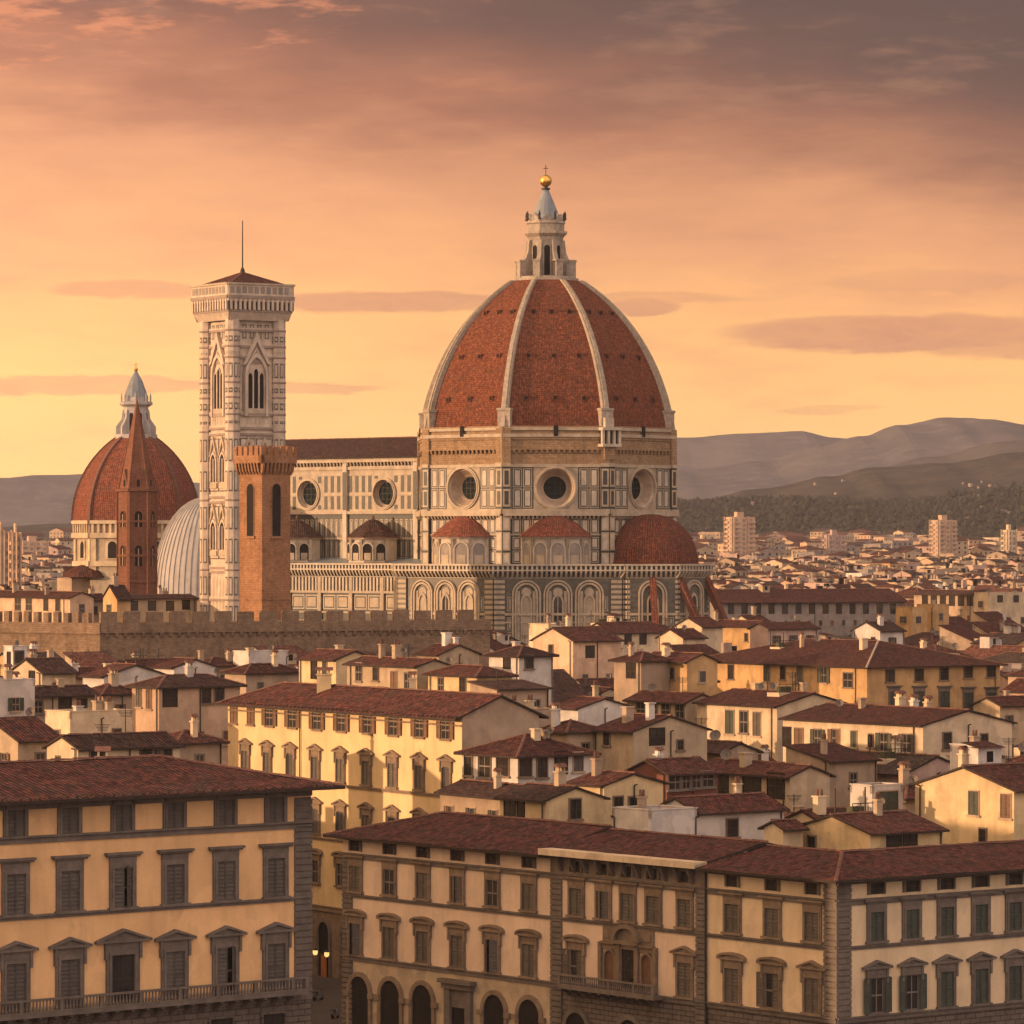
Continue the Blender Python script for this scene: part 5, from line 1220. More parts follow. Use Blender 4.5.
def spire():
    Y = 850.0; c = at_xy(137, Y); sc = F / Y; zc = lambda y: H - (y - HZ) / sc; rot = 10.0
    root = thing('brick_spire', 'slim six sided brick belfry with a tall pointed brick spire', 'belfry', c)
    Rr = 19.0 / sc / .97; w = MB(); zt = zc(492)
    w.lathe(c, [(Rr, 0), (Rr, zt), (Rr + .35, zt + .1), (Rr + .35, zt + .6), (Rr, zt + .7)], 6, rot, 0)
    for zz in (zc(522), zc(556), zc(582)): w.lathe(c, [(Rr, zz - .2), (Rr + .2, zz - .1), (Rr + .2, zz + .25), (Rr, zz + .35)], 6, rot, 0)
    ap = Rr * math.cos(R(30))
    for i in range(6):
        th = rot + 60 * i; n = Vector((math.sin(R(th)), -math.cos(R(th)), 0)); tx = Vector((math.cos(R(th)), math.sin(R(th)), 0)); f = Fr(c + n * ap, tx)
        for zb, zs2, r in ((zc(527), zc(515), .75), (zc(566), zc(549), .72)):
            arch_fill(w, f, 0, zb, zs2, r, .005, .03, 1); arch_ring(w, f, 0, zb, zs2, r, .2, 0, .14, 0)
            w.box(f, -.09, .09, zb, zs2 + .1, .03, .12, 2)
        g = Fr(c + Vector((math.sin(R(th + 30)), -math.cos(R(th + 30)), 0)) * (Rr - .15), Vector((math.cos(R(th + 30)), math.sin(R(th + 30)), 0))); w.box(g, -.3, .3, 0, zt, 0, .3, 0)
    part('shaft', w, [M_spire, M_dark, M_cream], root)
    s = MB(); s.lathe(c, [(Rr * .93, zt + .6), (.12, zc(400))], 6, rot, 0)
    for i in range(6):
        th = rot + 60 * i; n = Vector((math.sin(R(th)), -math.cos(R(th)), 0)); tx = Vector((math.cos(R(th)), math.sin(R(th)), 0)); f = Fr(c + n * ap * .86, tx)
        s.prism(f, [(-1.1, zt + .6), (1.1, zt + .6), (0, zt + 4.6)], -.9, .12, 0); arch_fill(s, f, 0, zt + 1.0, zt + 2.2, .3, .12, .15, 1)
        n2 = Vector((math.sin(R(th + 30)), -math.cos(R(th + 30)), 0))
        s.tube(c + n2 * Rr * .95 + Vector((0, 0, zt + .6)), c + Vector((0, 0, zc(400))), .2, .06, 5, 0)
    s.tube(c + Vector((0, 0, zc(401))), c + Vector((0, 0, zc(391))), .09, .05, 5, 2)
    part('spire', s, [M_spire, M_dark, M_iron], root)
spire()

def ribbed_dome():
    Y = 930.0; c = at_xy(210, Y); sc = F / Y; zc = lambda y: H - (y - HZ) / sc
    root = thing('ribbed_roof', 'pale grey ribbed dome roof half hidden by the marble bell tower', 'dome', c)
    rb = 58 / sc; z0 = zc(597); hh = zc(497) - z0; d = MB(); N = 56
    prof = [(rb * math.cos(R(a)) ** .9, z0 + hh * math.sin(R(a))) for a in range(0, 90, 6)] + [(0.01, z0 + hh)]
    d.lathe(c, prof, N, 0, 0, True)
    for j in range(N):
        th = 360.0 * (j + .5) / N; n = Vector((math.sin(R(th)), -math.cos(R(th)), 0)); tx = Vector((math.cos(R(th)), math.sin(R(th)), 0))
        for (ra, za), (rc, zb) in zip(prof[:-2], prof[1:-1]):
            P = lambda r, z, s, k: c + n * (r + k) + tx * s * .13 + Vector((0, 0, z + k * .4)); 
            d.face((P(ra, za, -1, .17), P(ra, za, 1, .17), P(rc, zb, 1, .17), P(rc, zb, -1, .17)), 1); d.face((P(ra, za, -1, -.1), P(ra, za, -1, .17), P(rc, zb, -1, .17), P(rc, zb, -1, -.1)), 1); d.face((P(ra, za, 1, .17), P(ra, za, 1, -.1), P(rc, zb, 1, -.1), P(rc, zb, 1, .17)), 1)
    part('dome', d, [M_lead2, M_lead2], root)
    w = MB(); w.lathe(c, [(rb - .4, 0), (rb - .4, z0 - .6), (rb + .5, z0 - .3), (rb + .5, z0 + .2)], 16, 0, 0); part('drum', w, [M_cream], root)
ribbed_dome()
# ------------------------------------------------------------------ houses
SW = {}
def swin(style, w=1.1, h=1.6, ms=None):
    key = (style, round(w, 1), round(h, 1), ms.name if ms else '')
    if key not in SW:
        if style == 'plain': SW[key] = window(w, h, .14, 'dark', None, M_serena2, fk=.06)
        elif style == 'white': SW[key] = window(w, h, .12, 'glass', None, M_paint, fk=.07)
        elif style == 'open': SW[key] = window(w, h, .10, 'open', None, MW['tan'], ms or M_shut2, fk=.05)
        elif style == 'shut': SW[key] = window(w, h, .12, 'closed', None, MW['tan'], ms or M_shut, fk=.05)
        elif style == 'half': SW[key] = window(w, h, .12, 'half', None, MW['tan'], ms or M_shut2, fk=.05)
        elif style == 'hole': SW[key] = window(w, h, .10, 'dark', None, M_wood, fk=.05, sill=False)
        elif style == 'lintel': SW[key] = window(w, h, .2, 'closed', 'lintel', M_serena, M_shut3)
    return SW[key]
FOOT = []
def footprint(c, du, dv, Lu, Lv):
    m = c + du * Lu / 2 + dv * Lv / 2; FOOT.append((m.x, m.y, math.hypot(Lu, Lv) / 2))
STY = ('open', 'shut', 'plain', 'half', 'white')
def box_house(root, c, a, Lu, Lv, ze, roof, wm, tm, pitch=.30, ov=.6, detail=2, base=0.0, wins=(), rr=random, chim=0, gmat=None):
    """Walls, roof and openings of one house; c is its corner towards the viewer, u runs right and away, v left and away."""
    du = Vector((math.cos(a), math.sin(a), 0)); dv = Vector((-du.y, du.x, 0))
    A = lambda p, q, z: c + du * p + dv * q + Vector((0, 0, z))
    fL = Fr(A(0, Lv, 0), -dv); fR = Fr(c, du); fB = Fr(A(Lu, 0, 0), dv); fC = Fr(A(Lu, Lv, 0), -du)
    w = MB()
    hu, hv = pitch * Lv / 2, pitch * Lu / 2
    for f, l in ((fL, Lv), (fR, Lu), (fB, Lv), (fC, Lu)): face_wall(w, f, 0, l, base, ze)
    th = .18; e = .02
    if roof == 'u':
        for f, l in ((fL, Lv), (fB, Lv)): w.face((f.P(0, ze), f.P(l, ze), f.P(l / 2, ze + hu - e)))
    elif roof == 'v':
        for f, l in ((fR, Lu), (fC, Lu)): w.face((f.P(0, ze), f.P(l, ze), f.P(l / 2, ze + hv - e)))
    elif roof == 'su':                                       # one slope, low along the R face
        w.face((fL.P(Lv, ze), fL.P(0, ze + pitch * Lv), fL.P(0, ze))[::1]); w.face((fB.P(0, ze), fB.P(Lv, ze), fB.P(Lv, ze + pitch * Lv))); w.face((fC.P(0, ze), fC.P(Lu, ze), fC.P(Lu, ze + pitch * Lv), fC.P(0, ze + pitch * Lv)))
    elif roof == 'sv':                                       # one slope, low along the L face
        w.face((fR.P(0, ze), fR.P(Lu, ze), fR.P(Lu, ze + pitch * Lu))); w.face((fC.P(0, ze), fC.P(Lu, ze), fC.P(0, ze + pitch * Lu))); w.face((fB.P(0, ze), fB.P(Lv, ze), fB.P(Lv, ze + pitch * Lu), fB.P(0, ze + pitch * Lu)))
    if detail == 0:
        o = root
        mats = [wm, tm, M_ridge]
    r = w if detail == 0 else MB(); mt, mr, mu = (1, 2, 1) if detail == 0 else (0, 1, 2)
    g = .25
    if roof == 'u':
        z0 = ze + th - ov * pitch; zr = ze + th + hu
        slope(r, (A(-g, -ov, z0), A(Lu + g, -ov, z0), A(Lu + g, Lv / 2, zr), A(-g, Lv / 2, zr)), th, False, mt, mu, .05, rr); slope(r, (A(Lu + g, Lv + ov, z0), A(-g, Lv + ov, z0), A(-g, Lv / 2, zr), A(Lu + g, Lv / 2, zr)), th, False, mt, mu, .05, rr)
        if detail: cap_line(r, A(-g, Lv / 2, zr), A(Lu + g, Lv / 2, zr))
    elif roof == 'v':
        z0 = ze + th - ov * pitch; zr = ze + th + hv
        slope(r, (A(-ov, Lv + g, z0), A(-ov, -g, z0), A(Lu / 2, -g, zr), A(Lu / 2, Lv + g, zr)), th, False, mt, mu, .05, rr); slope(r, (A(Lu + ov, -g, z0), A(Lu + ov, Lv + g, z0), A(Lu / 2, Lv + g, zr), A(Lu / 2, -g, zr)), th, False, mt, mu, .05, rr)
        if detail: cap_line(r, A(Lu / 2, -g, zr), A(Lu / 2, Lv + g, zr))
    elif roof == 'hip':
        h = min(Lu, Lv) / 2; z0 = ze + th - ov * pitch; zr = ze + th + pitch * h
        p0, p1 = (A(h, Lv / 2, zr), A(Lu - h, Lv / 2, zr)) if Lu >= Lv else (A(Lu / 2, h, zr), A(Lu / 2, Lv - h, zr))
        k = [A(-ov, -ov, z0), A(Lu + ov, -ov, z0), A(Lu + ov, Lv + ov, z0), A(-ov, Lv + ov, z0)]
        if Lu >= Lv: qs = [(k[0], k[1], p1, p0), (k[1], k[2], p1, p1), (k[2], k[3], p0, p1), (k[3], k[0], p0, p0)]
        else: qs = [(k[0], k[1], p0, p0), (k[1], k[2], p1, p0), (k[2], k[3], p1, p1), (k[3], k[0], p0, p1)]
        for q in qs: slope(r, q, th, False, mt, mu, .05, rr)
        if detail: cap_line(r, p0, p1, m=mr); cap_line(r, k[0], p0, m=3 if gmat else mr); cap_line(r, k[1], p1 if Lu >= Lv else p0); cap_line(r, k[3], p0 if Lu >= Lv else p1)
    elif roof in ('su', 'sv'):
        z0 = ze + th - ov * pitch
        if roof == 'su': slope(r, (A(-g, -ov, z0), A(Lu + g, -ov, z0), A(Lu + g, Lv + g, ze + th + pitch * (Lv + g)), A(-g, Lv + g, ze + th + pitch * (Lv + g))), th, False, mt, mu, .05, rr)
        else: slope(r, (A(-ov, Lv + g, z0), A(-ov, -g, z0), A(Lu + g, -g, ze + th + pitch * (Lu + g)), A(Lu + g, Lv + g, ze + th + pitch * (Lu + g))), th, False, mt, mu, .05, rr)
    else:                                                    # flat terrace with a parapet
        for f, l in ((fL, Lv), (fR, Lu), (fB, Lv), (fC, Lu)): w.box(f, 0, l, ze, ze + .75, -.28, 0, 0, True); w.box(f, -.05, l + .05, ze + .75, ze + .85, -.33, .06, 0, True)
        r.face((A(.2, .2, ze + .05), A(Lu - .2, .2, ze + .05), A(Lu - .2, Lv - .2, ze + .05), A(.2, Lv - .2, ze + .05)), mr)
    if detail == 0: return w
    part('wall', w, [wm], root); ro = part('roof', r, [tm, M_ridge, M_wood, M_mortar], root)
    for f, t, z, st, ww, hh in wins: put(swin(st, ww, hh, rr.choice((M_shut, M_shut2, M_shut3))) if st in ('open', 'shut', 'half') else swin(st, ww, hh), {'L': fL, 'R': fR}[f], t, z, root)
    if detail > 1:
        for f, l, t in ((fL, Lv, rr.choice((.06, .94))), (fR, Lu, rr.choice((.5, .96)))):
            if l > 5: d2 = MB(); t *= l; d2.tube(f.P(t, max(0, ze - 12), .12), f.P(t, ze - .05, .12), .07, .07, 5); d2.tube(f.P(t, ze - .05, .12), f.P(t, ze - .05 + .1, ov * .9), .07, .07, 5); part('downpipe', d2, M_iron, root)
    for i in range(chim + (1 if Lu * Lv > 70 else 0) + (1 if Lu * Lv > 140 else 0)):
        p, q = rr.uniform(.2, .8) * Lu, rr.uniform(.2, .8) * Lv
        zz = {'u': ze + hu - abs(q - Lv / 2) * pitch, 'v': ze + hv - abs(p - Lu / 2) * pitch, 'su': ze + q * pitch, 'sv': ze + p * pitch, 'hip': ze + pitch * min(p, q, Lu - p, Lv - q)}.get(roof, ze)
        k = rr.random()
        if k < .12 and roof != 'flat' and min(Lu, Lv) > 6:
            b = MB(); o2 = A(p, q, 0); f = Fr(o2, du); s1, s2 = rr.uniform(1.8, 3.2), rr.uniform(1.6, 2.6); zt = zz + rr.uniform(1.3, 2.3)
            b.box(f, -s1 / 2, s1 / 2, zz - 1.5, zt, -s2, 0, 0, True); z9 = zt + .02
            b.face((f.P(-s1 / 2 - .3, z9, .35), f.P(s1 / 2 + .3, z9, .35), f.P(s1 / 2 + .3, z9 + .5, -s2 - .3), f.P(-s1 / 2 - .3, z9 + .5, -s2 - .3)), 1)
            b.box(f, -.4, .4, zt - 1.3, zt - .3, 0, .04, 2); part('roof_hut', b, [MW[rr.choice(('cream', 'white', 'tan', 'sand'))], tm, M_dark], ro)
        elif k < .26 and roof != 'flat' and min(Lu, Lv) > 6:
            b = MB(); o2 = A(p, q, 0); f = Fr(o2, du); s1 = rr.uniform(2.5, 4.5); zt = zz + .9
            b.box(f, -s1 / 2, s1 / 2, zz - 1.0, zt - .8, -2.4, 0, 0, True)
            for e in (-s1 / 2, -s1 / 4, 0, s1 / 4, s1 / 2 - .06): b.box(f, e, e + .06, zt - .8, zt + .2, -.06, 0, 1, True)
            b.box(f, -s1 / 2, s1 / 2, zt + .2, zt + .28, -.08, .02, 1, True)
            for e in (-s1 / 2, s1 / 2 - .1): b.box(f, e, e + .1, zt - .8, zt + 1.5, -2.4, -2.3, 1, True)
            b.box(f, -s1 * .3, s1 * .1, zt - .8, zt - .1, -1.6, -.9, 2, True); part('roof_terrace', b, [MW[rr.choice(('cream', 'white', 'tan'))], M_iron, M_foil[1]], ro)
        elif k < .64: chimney(ro, A(p, q, zz), rr.uniform(.6, 1.1), rr.uniform(.8, 1.9), MW[rr.choice(('sand', 'cream', 'tan', 'white'))], rr.choice((0, 1, 2)), fR)
        elif k < .86: antenna(ro, A(p, q, zz), rr.uniform(1.6, 3.2))
        else: dish(ro, A(p, q, zz), rr.uniform(.4, .65))
    return ro
def lens(px, py, Y, a, xl, xr):
    """Corner, side lengths and eave height of a house from where its corner and its two far edges show."""
    c = at_xy(px, Y); du = Vector((math.cos(a), math.sin(a), 0)); dv = Vector((-du.y, du.x, 0))
    return c, Fr(c, du).t(xr), Fr(c, dv).t(xl), H - (py - HZ) / F * Y
def H_(label, wall, xl, xc, xr, ye, Y, roof, L=(), Rw=(), a=38, tile_i=None, pitch=.37, st=None, wh=(1.15, 1.7), chim=1, minL=5.0, cat='house', name='house', ov=.6, mortar=False, auto=True):
    rr = random.Random(int(xl * 13 + xc * 7 + ye)); a = R(a)
    c, Lu, Lv, ze = lens(xc, ye, Y, a, xl, xr); Lu = max(Lu, minL); Lv = max(Lv, minL)
    du = Vector((math.cos(a), math.sin(a), 0)); dv = Vector((-du.y, du.x, 0)); fL = Fr(c + dv * Lv, -dv); fR = Fr(c, du)
    root = thing(name, label, cat, c)
    wins = []
    for key, f, l, lst in (('L', fL, Lv, L), ('R', fR, Lu, Rw)):
        if lst == ():
            if auto and l > 4.5:
                n = max(1, int(l / 3.4)); s = st or rr.choice(STY)
                for i in range(n):
                    if rr.random() < .85: wins.append((key, l * (i + .5) / n, ze - 2.7, s, 1.0, 1.45))
        for e in lst:
            px, py = e[0], e[1]; s = e[2] if len(e) > 2 else (st or rr.choice(STY)); ww, hh = (e[3], e[4]) if len(e) > 4 else wh
            t = f.t(px)
            if .4 < t < l - .4: wins.append((key, t, f.z(px, py) - hh / 2, s, ww, hh))
        if auto and l > 4.5:                                 # the storey below, mostly hidden
            n = max(1, int(l / 3.6))
            for i in range(n): wins.append((key, l * (i + .5) / n, ze - 6.6, st or 'shut', 1.0, 1.5))
    footprint(c, du, dv, Lu, Lv)
    box_house(root, c, a, Lu, Lv, ze, roof, wall if not isinstance(wall, str) else MW[wall], TILES[tile_i if tile_i is not None else rr.choice((0, 0, 1, 2, 3, 4))], pitch, ov, 2, 0, wins, rr, chim, mortar)
    return root
for x, y, r in ((-18, 292, 26), (3, 350, 26), (22, 345, 22), (42, 352, 26), (-20, 450, 30), (8, 900, 42), (-30, 945, 45), (-55, 806, 14), (-40, 745, 10), (-22, 722, 38), (-72, 735, 30), (-90, 1000, 22), (-75, 850, 8), (-67, 930, 18)): FOOT.append((x, y, r))
FOOT += [(-17 - k * 1.0, 330 + 12 * k, 13) for k in range(11)] + [(-10 + 10 * k, 365 - 8 * k, 14) for k in range(6)] + [(-5 - 11 * k, 430 + 17 * k, 14) for k in range(4)] + [(-64 + 9 * k, 716, 10) for k in range(8)]

H_('cream house with a sunlit gable end rising just behind the golden palace roof', 'cream', 47, 78, 180, 749, 400, 'u', [(58, 762, 'plain', .7, 1.0)], [(97, 758, 'white', 1.6, 1.6), (146, 757, 'plain', 1.3, 1.5), (158, 757, 'white', 1, 1.5), (166, 757, 'plain', 1.2, 1.5)], tile_i=1, chim=2)
H_('low tan house with a small dark sloping roof beside the sunlit cream gable', 'sand', 3, 18, 47, 741, 412, 'su', chim=1)
H_('long low olive house with a deep dark roof and shaded veranda', 'sand', -10, 7, 97, 697, 480, 'u', Rw=[(24, 708, 'hole', 2.0, 2.2), (38, 707, 'white', 1.2, 1.4), (65, 706, 'hole', 1.6, 2.4), (82, 706, 'plain', 1.2, 1.6)], tile_i=1, pitch=.34, chim=2)
H_('cream house with one small arched window in its sunlit gable below the battlements', 'cream', 11, 42, 68, 673, 540, 'u', [(32, 679, 'hole', 1.3, 2.0)], pitch=.42, tile_i=1)
H_('low brown house tucked between the arched window gable and the white gable', 'tan', 62, 69, 97, 677, 548, 'u', chim=1)
H_('broad white wall with a low gable under the battlements, facing away from the sun', 'white', 95, 104, 167, 677, 535, 'v', pitch=.28, tile_i=2, chim=1)
H_('small white gable peeping over the roof of the broad tan house', 'white', 166, 174, 216, 668, 575, 'v', pitch=.3, tile_i=0)
H_('brown roofed house squeezed between the veranda house and the broad tan house', 'tan', 93, 103, 141, 694, 500, 'hip', tile_i=0)
H_('broad tan house with hipped roof and a sunlit narrow side below the battlements', 'peach', 132, 159, 240, 687, 470, 'hip', [(139, 697, 'shut', 1.0, 2.2), (149, 699, 'shut', 1.0, 2.2)], [(170, 698, 'hole', 1.8, 2.0), (206, 696, 'plain', 1.2, 1.6), (219, 695, 'plain', 1.2, 1.6)], tile_i=1, chim=2)
H_('small red roofed outbuilding below the broad tan house', 'tan', 164, 177, 222, 743, 428, 'hip', tile_i=2)
H_('flat topped pale block at the end of the veranda house', 'white', -14, -4, 7, 687, 470, 'flat')
H_('sunlit flat terrace block crowded with pots below the veranda house', 'cream', 52, 70, 132, 719, 455, 'flat', chim=3)
H_('little flat topped roof tower by the sunlit battlements', 'white', 5, 13, 24, 652, 580, 'flat', L=[(9, 658, 'hole', .8, 1.6)], Rw=[(19, 657, 'plain', 1.4, 1.6)], minL=2.5)
H_('bright yellow gabled house behind the ridge of the bright yellow palace', 'yellow', 299, 336, 374, 660, 540, 'v', [(314, 669, 'hole', 1.3, 2.6), (325, 669, 'shut', 1.0, 2.2)], [], pitch=.34, tile_i=2, a=36)
H_('brown roofed house with a white door panel beside the yellow gabled house', 'sand', 347, 417, 426, 667, 515, 'v', [(359, 672, 'white', 1.3, 2.2), (376, 674, 'plain', 1.2, 1.6), (394, 681, 'shut', 1.4, 2.4), (408, 681, 'white', 1.4, 2.0)], pitch=.30, tile_i=0, a=34, chim=4)
H_('low white roof terrace in front of the battlemented wall', 'white', 236, 249, 288, 657, 600, 'flat', minL=4, chim=2)
H_('dark hipped roof house beyond the bright yellow palace', 'tan', 230, 246, 302, 673, 562, 'hip', tile_i=0)
H_('brown house beside the low white roof terrace', 'tan', 196, 208, 244, 666, 600, 'hip', tile_i=2)
H_('small yellow house with hipped roof at the end of the bright yellow palace', 'yellow', 428, 477, 503, 676, 505, 'hip', [(441, 685, 'white', 1.1, 1.8), (463, 685, 'plain', 1.3, 1.9)], [(489, 689, 'hole', 1.4, 1.8)], tile_i=2, a=34)
H_('pale gable with a crooked roofline above the small yellow hipped house', 'sand', 418, 439, 479, 655, 570, 'v', tile_i=0, pitch=.35, chim=3)
H_('white walled house with dark hipped roof near the cathedral apse', 'white', 489, 519, 553, 656, 545, 'hip', [(507, 662, 'hole', 1.4, 1.8)], [(529, 662, 'plain', 1.3, 1.7)], tile_i=1)
H_('tan house with a big red roof and sunlit gable below the cathedral arches', 'peach', 533, 573, 621, 641, 640, 'u', [(551, 650, 'plain', 1.0, 1.4)], [(590, 652, 'hole', 1.6, 1.8)], tile_i=2, chim=2)
H_('long red roofed house with a pale sunlit gable under the raking buttresses', 'cream', 582, 613, 667, 633, 760, 'u', [], [(628, 639, 'hole', 1.5, 2.0), (643, 639, 'hole', 1.5, 2.0)], tile_i=2, chim=1)
H_('house with a shaded roof terrace railing beside the long ochre house', 'tan', 614, 641, 663, 661, 560, 'hip', [(631, 671, 'hole', 1.8, 2.0)], tile_i=2)
H_('ochre annex joined to the end of the long ochre house', 'ochre', 640, 687, 698, 662, 560, 'v', [(651, 676, 'hole', 1.8, 3.0), (672, 674, 'plain', 1.0, 1.4)], tile_i=0, a=34)
H_('long ochre house with a grey shaded end wall and white mortar on its hip', 'ochre', 690, 867, 1000, 667, 640, 'hip', [(697, 676, 'shut', 1.6, 2.6), (731, 672, 'plain', 1.4, 2.2), (767, 673, 'shut', 1.5, 2.6), (783, 673, 'plain', 1.2, 2.0), (800, 674, 'shut', 1.5, 2.4), (824, 675, 'open', 1.4, 2.4), (848, 680, 'white', 2.2, 2.2)], [(890, 676, 'plain', 1.7, 1.8), (919, 675, 'plain', 1.7, 1.8), (944, 674, 'plain', 1.7, 1.8), (968, 672, 'plain', 1.7, 1.8), (991, 671, 'plain', 1.7, 1.8), (894, 702, 'lintel', 1.8, 3.2), (919, 702, 'lintel', 1.8, 3.2), (944, 702, 'lintel', 1.8, 3.2), (968, 703, 'lintel', 1.8, 3.2), (991, 703, 'lintel', 1.8, 3.2)], tile_i=2, a=35, chim=3, pitch=.25, mortar=True, ov=.9, auto=False)
H_('cream house with blank white panels between its windows and a pinkish end wall', 'cream', 697, 777, 850, 707, 500, 'v', [(730, 722, 'shut', 1.7, 2.8), (757, 724, 'shut', 1.5, 2.8), (744, 722, 'white', 1.6, 2.6)], [(800, 725, 'plain', .7, 1.0)], tile_i=2, a=33, chim=5, pitch=.26)
H_('long cream house with eight windows and a big bare tan end wall', 'cream', 783, 923, 1012, 726, 465, 'v', [(787, 737, 'hole', 1.4, 2.2), (799, 737, 'shut', 1.5, 2.0), (818, 738, 'open', 1.2, 2.0), (836, 738, 'half', 1.3, 2.0), (854, 739, 'shut', 1.0, 1.8), (871, 741, 'plain', .8, 1.4), (884, 742, 'open', 1.3, 2.0), (907, 743, 'open', 1.3, 2.0)], [(947, 741, 'plain', 1.2, 1.8), (984, 741, 'plain', 1.0, 1.5)], tile_i=2, a=36, chim=3, pitch=.22)
H_('low house with a patched stone wall and a tall framed doorway', 'tan', 786, 829, 877, 762, 440, 'su', [(807, 786, 'shut', 1.5, 3.2)], tile_i=0, pitch=.2, chim=1)
H_('house with three wide dark openings under a red roof', 'sand', 697, 790, 797, 777, 425, 'v', [(722, 790, 'hole', 2.2, 3.2), (752, 789, 'hole', 3.0, 2.8), (776, 786, 'hole', 2.8, 2.6)], tile_i=2, a=33, chim=1, auto=False)
H_('red brick attic with a strip of glass windows under its roof', M_redbrk, 655, 667, 718, 774, 412, 'u', Rw=[(675, 782, 'white', 1.7, 1.5), (686, 781, 'white', 1.5, 1.5), (696, 780, 'white', 1.5, 1.5), (707, 779, 'white', 1.7, 1.5)], tile_i=2, minL=6)
H_('pale house with one small window close behind the middle palace roof', 'white', 688, 697, 784, 813, 386, 'u', Rw=[(732, 828, 'plain', 1.3, 1.6)], tile_i=0, minL=6)
H_('white flat topped block behind the balcony palace roof', 'white', 613, 650, 697, 819, 382, 'flat', chim=1, auto=False)
H_('mustard gabled house with two small windows in its bare end wall', 'yellow', 568, 604, 663, 786, 398, 'v', Rw=[(618, 806, 'plain', 1.1, 1.7), (634, 806, 'plain', 1.3, 1.7)], tile_i=0, pitch=.26, chim=1)
H_('small yellow house with boarded end and two dark doors in front of the mustard gable', 'yellow', 500, 546, 604, 801, 386, 'v', [(510, 811, 'hole', 1.6, 2.6), (521, 813, 'hole', 1.0, 2.4)], [(575, 809, 'plain', 1.3, 1.8)], tile_i=1, pitch=.3, chim=1)
H_('low dark roof shed below the white hipped house', 'tan', 440, 506, 513, 798, 398, 'v', tile_i=1, a=33, chim=1)
H_('pale house with dark hipped roof standing at the shaded end of the bright yellow palace', 'white', 462, 518, 593, 756, 410, 'hip', [(469, 766, 'plain', 1.1, 1.8), (485, 766, 'white', 1.9, 2.2), (503, 766, 'plain', 1.9, 1.9)], [(525, 767, 'plain', 1.5, 1.8), (542, 767, 'plain', 1.2, 2.0), (561, 763, 'hole', 1.5, 2.2), (578, 762, 'shut', 1.2, 1.8)], tile_i=0, chim=2)
H_('tan flat block stepping down beside the bright yellow palace', 'tan', 503, 514, 554, 717, 458, 'flat', chim=2)
H_('tan lean-to house stepping up behind the bright yellow palace end', 'tan', 477, 497, 549, 690, 482, 'su', tile_i=1, pitch=.14)
H_('brown roofed house with a plain whitewashed gable end', 'white', 552, 578, 631, 709, 480, 'v', tile_i=2, pitch=.26, auto=False)
H_('tiny hipped roof house below the whitewashed gable', 'tan', 552, 567, 591, 732, 450, 'hip', tile_i=2)
H_('tan house with a dark awning on its broad gable', 'sand', 594, 633, 707, 732, 447, 'v', [(607, 738, 'plain', 1, 1.5)], [(657, 737, 'hole', 2.0, 1.8), (680, 745, 'plain', .8, 1.0)], tile_i=0, pitch=.28, chim=2)
H_('attic with a band of green framed windows under a dark red roof', 'sand', 627, 686, 707, 703, 516, 'v', [(641, 709, 'white', 1.7, 1.7), (653, 709, 'white', 1.7, 1.7), (666, 710, 'white', 1.7, 1.7), (680, 711, 'white', 1.7, 1.7)], tile_i=2, a=34, chim=2)
H_('tumbledown house with a dark mossy roof among the middle roofs', 'tan', 676, 722, 752, 753, 456, 'v', tile_i=1, pitch=.36, chim=2, a=36)
H_('tiny sunlit roof hut with a gable front', 'cream', 764, 783, 790, 829, 377, 'u', pitch=.4, minL=2.4, chim=0, auto=False)
H_('house with a broad sunlit gable and red roof just behind the corner palace', 'yellow', 795, 870, 943, 834, 373, 'u', [(812, 845, 'plain', 1.0, 1.4)], [(894, 843, 'hole', 1.7, 1.8), (910, 843, 'hole', 1.6, 1.8)], tile_i=2, pitch=.26, chim=2)
H_('small sunlit gable half hidden by the broad sunlit gable house', 'yellow', 795, 821, 840, 823, 392, 'u', tile_i=2, pitch=.36)
H_('big bright yellow gable with two brown shutters at the edge of the roofs', 'yellow', 915, 1014, 1090, 791, 388, 'u', [(974, 803, 'shut', 1.3, 2.2), (1006, 806, 'shut', 1.3, 2.2), (983, 836, 'plain', .9, 1.3)], tile_i=2, pitch=.28, chim=2, auto=False)
H_('white plastered roof box with a louvred side', 'white', 856, 872, 903, 794, 396, 'flat', Rw=[(888, 803, 'shut', 2.4, 2.2)], minL=3, chim=0, auto=False)
H_('red hipped roof house beside the white plastered roof box', 'sand', 864, 906, 937, 798, 408, 'hip', tile_i=2, chim=2)
H_('tan house with a dark doorway beyond the shaded end of the long ochre house', 'sand', 985, 1000, 1062, 706, 560, 'u', tile_i=0)
H_('small pale flat roof block below the bare tan end wall', 'white', 959, 974, 992, 753, 432, 'flat', minL=3.5)
H_('long barrack like building with a row of dark windows and a flat red roof ridge', 'grey', 712, 721, 906, 602, 1120, 'u', Rw=[(731 + 13.5 * i, 609, 'hole', 1.7, 2.6) for i in range(13)], tile_i=0, a=30, minL=16, chim=0, ov=1.2)
H_('bright ochre house end catching the sun beyond the long ochre house', 'ochre', 697, 752, 769, 627, 800, 'v', tile_i=0, a=33)
H_('pink walled house with a brown roof next to the bright ochre house end', 'pink', 760, 768, 818, 629, 780, 'u', tile_i=0)
H_('white barn like gable among the roofs beyond the long ochre house', 'white', 853, 880, 904, 631, 800, 'u', pitch=.4, tile_i=1)
H_('orange flat topped block glowing in the sun', 'ochre', 899, 911, 916, 611, 950, 'flat')
H_('second orange flat topped block glowing beside the first', 'ochre', 917, 933, 938, 608, 965, 'flat')
H_('cream building with two square windows near the edge of the far town', 'cream', 977, 989, 1042, 596, 1000, 'flat', Rw=[(1000, 599, 'hole', 1.6, 1.6), (1016, 599, 'hole', 1.6, 1.6)])
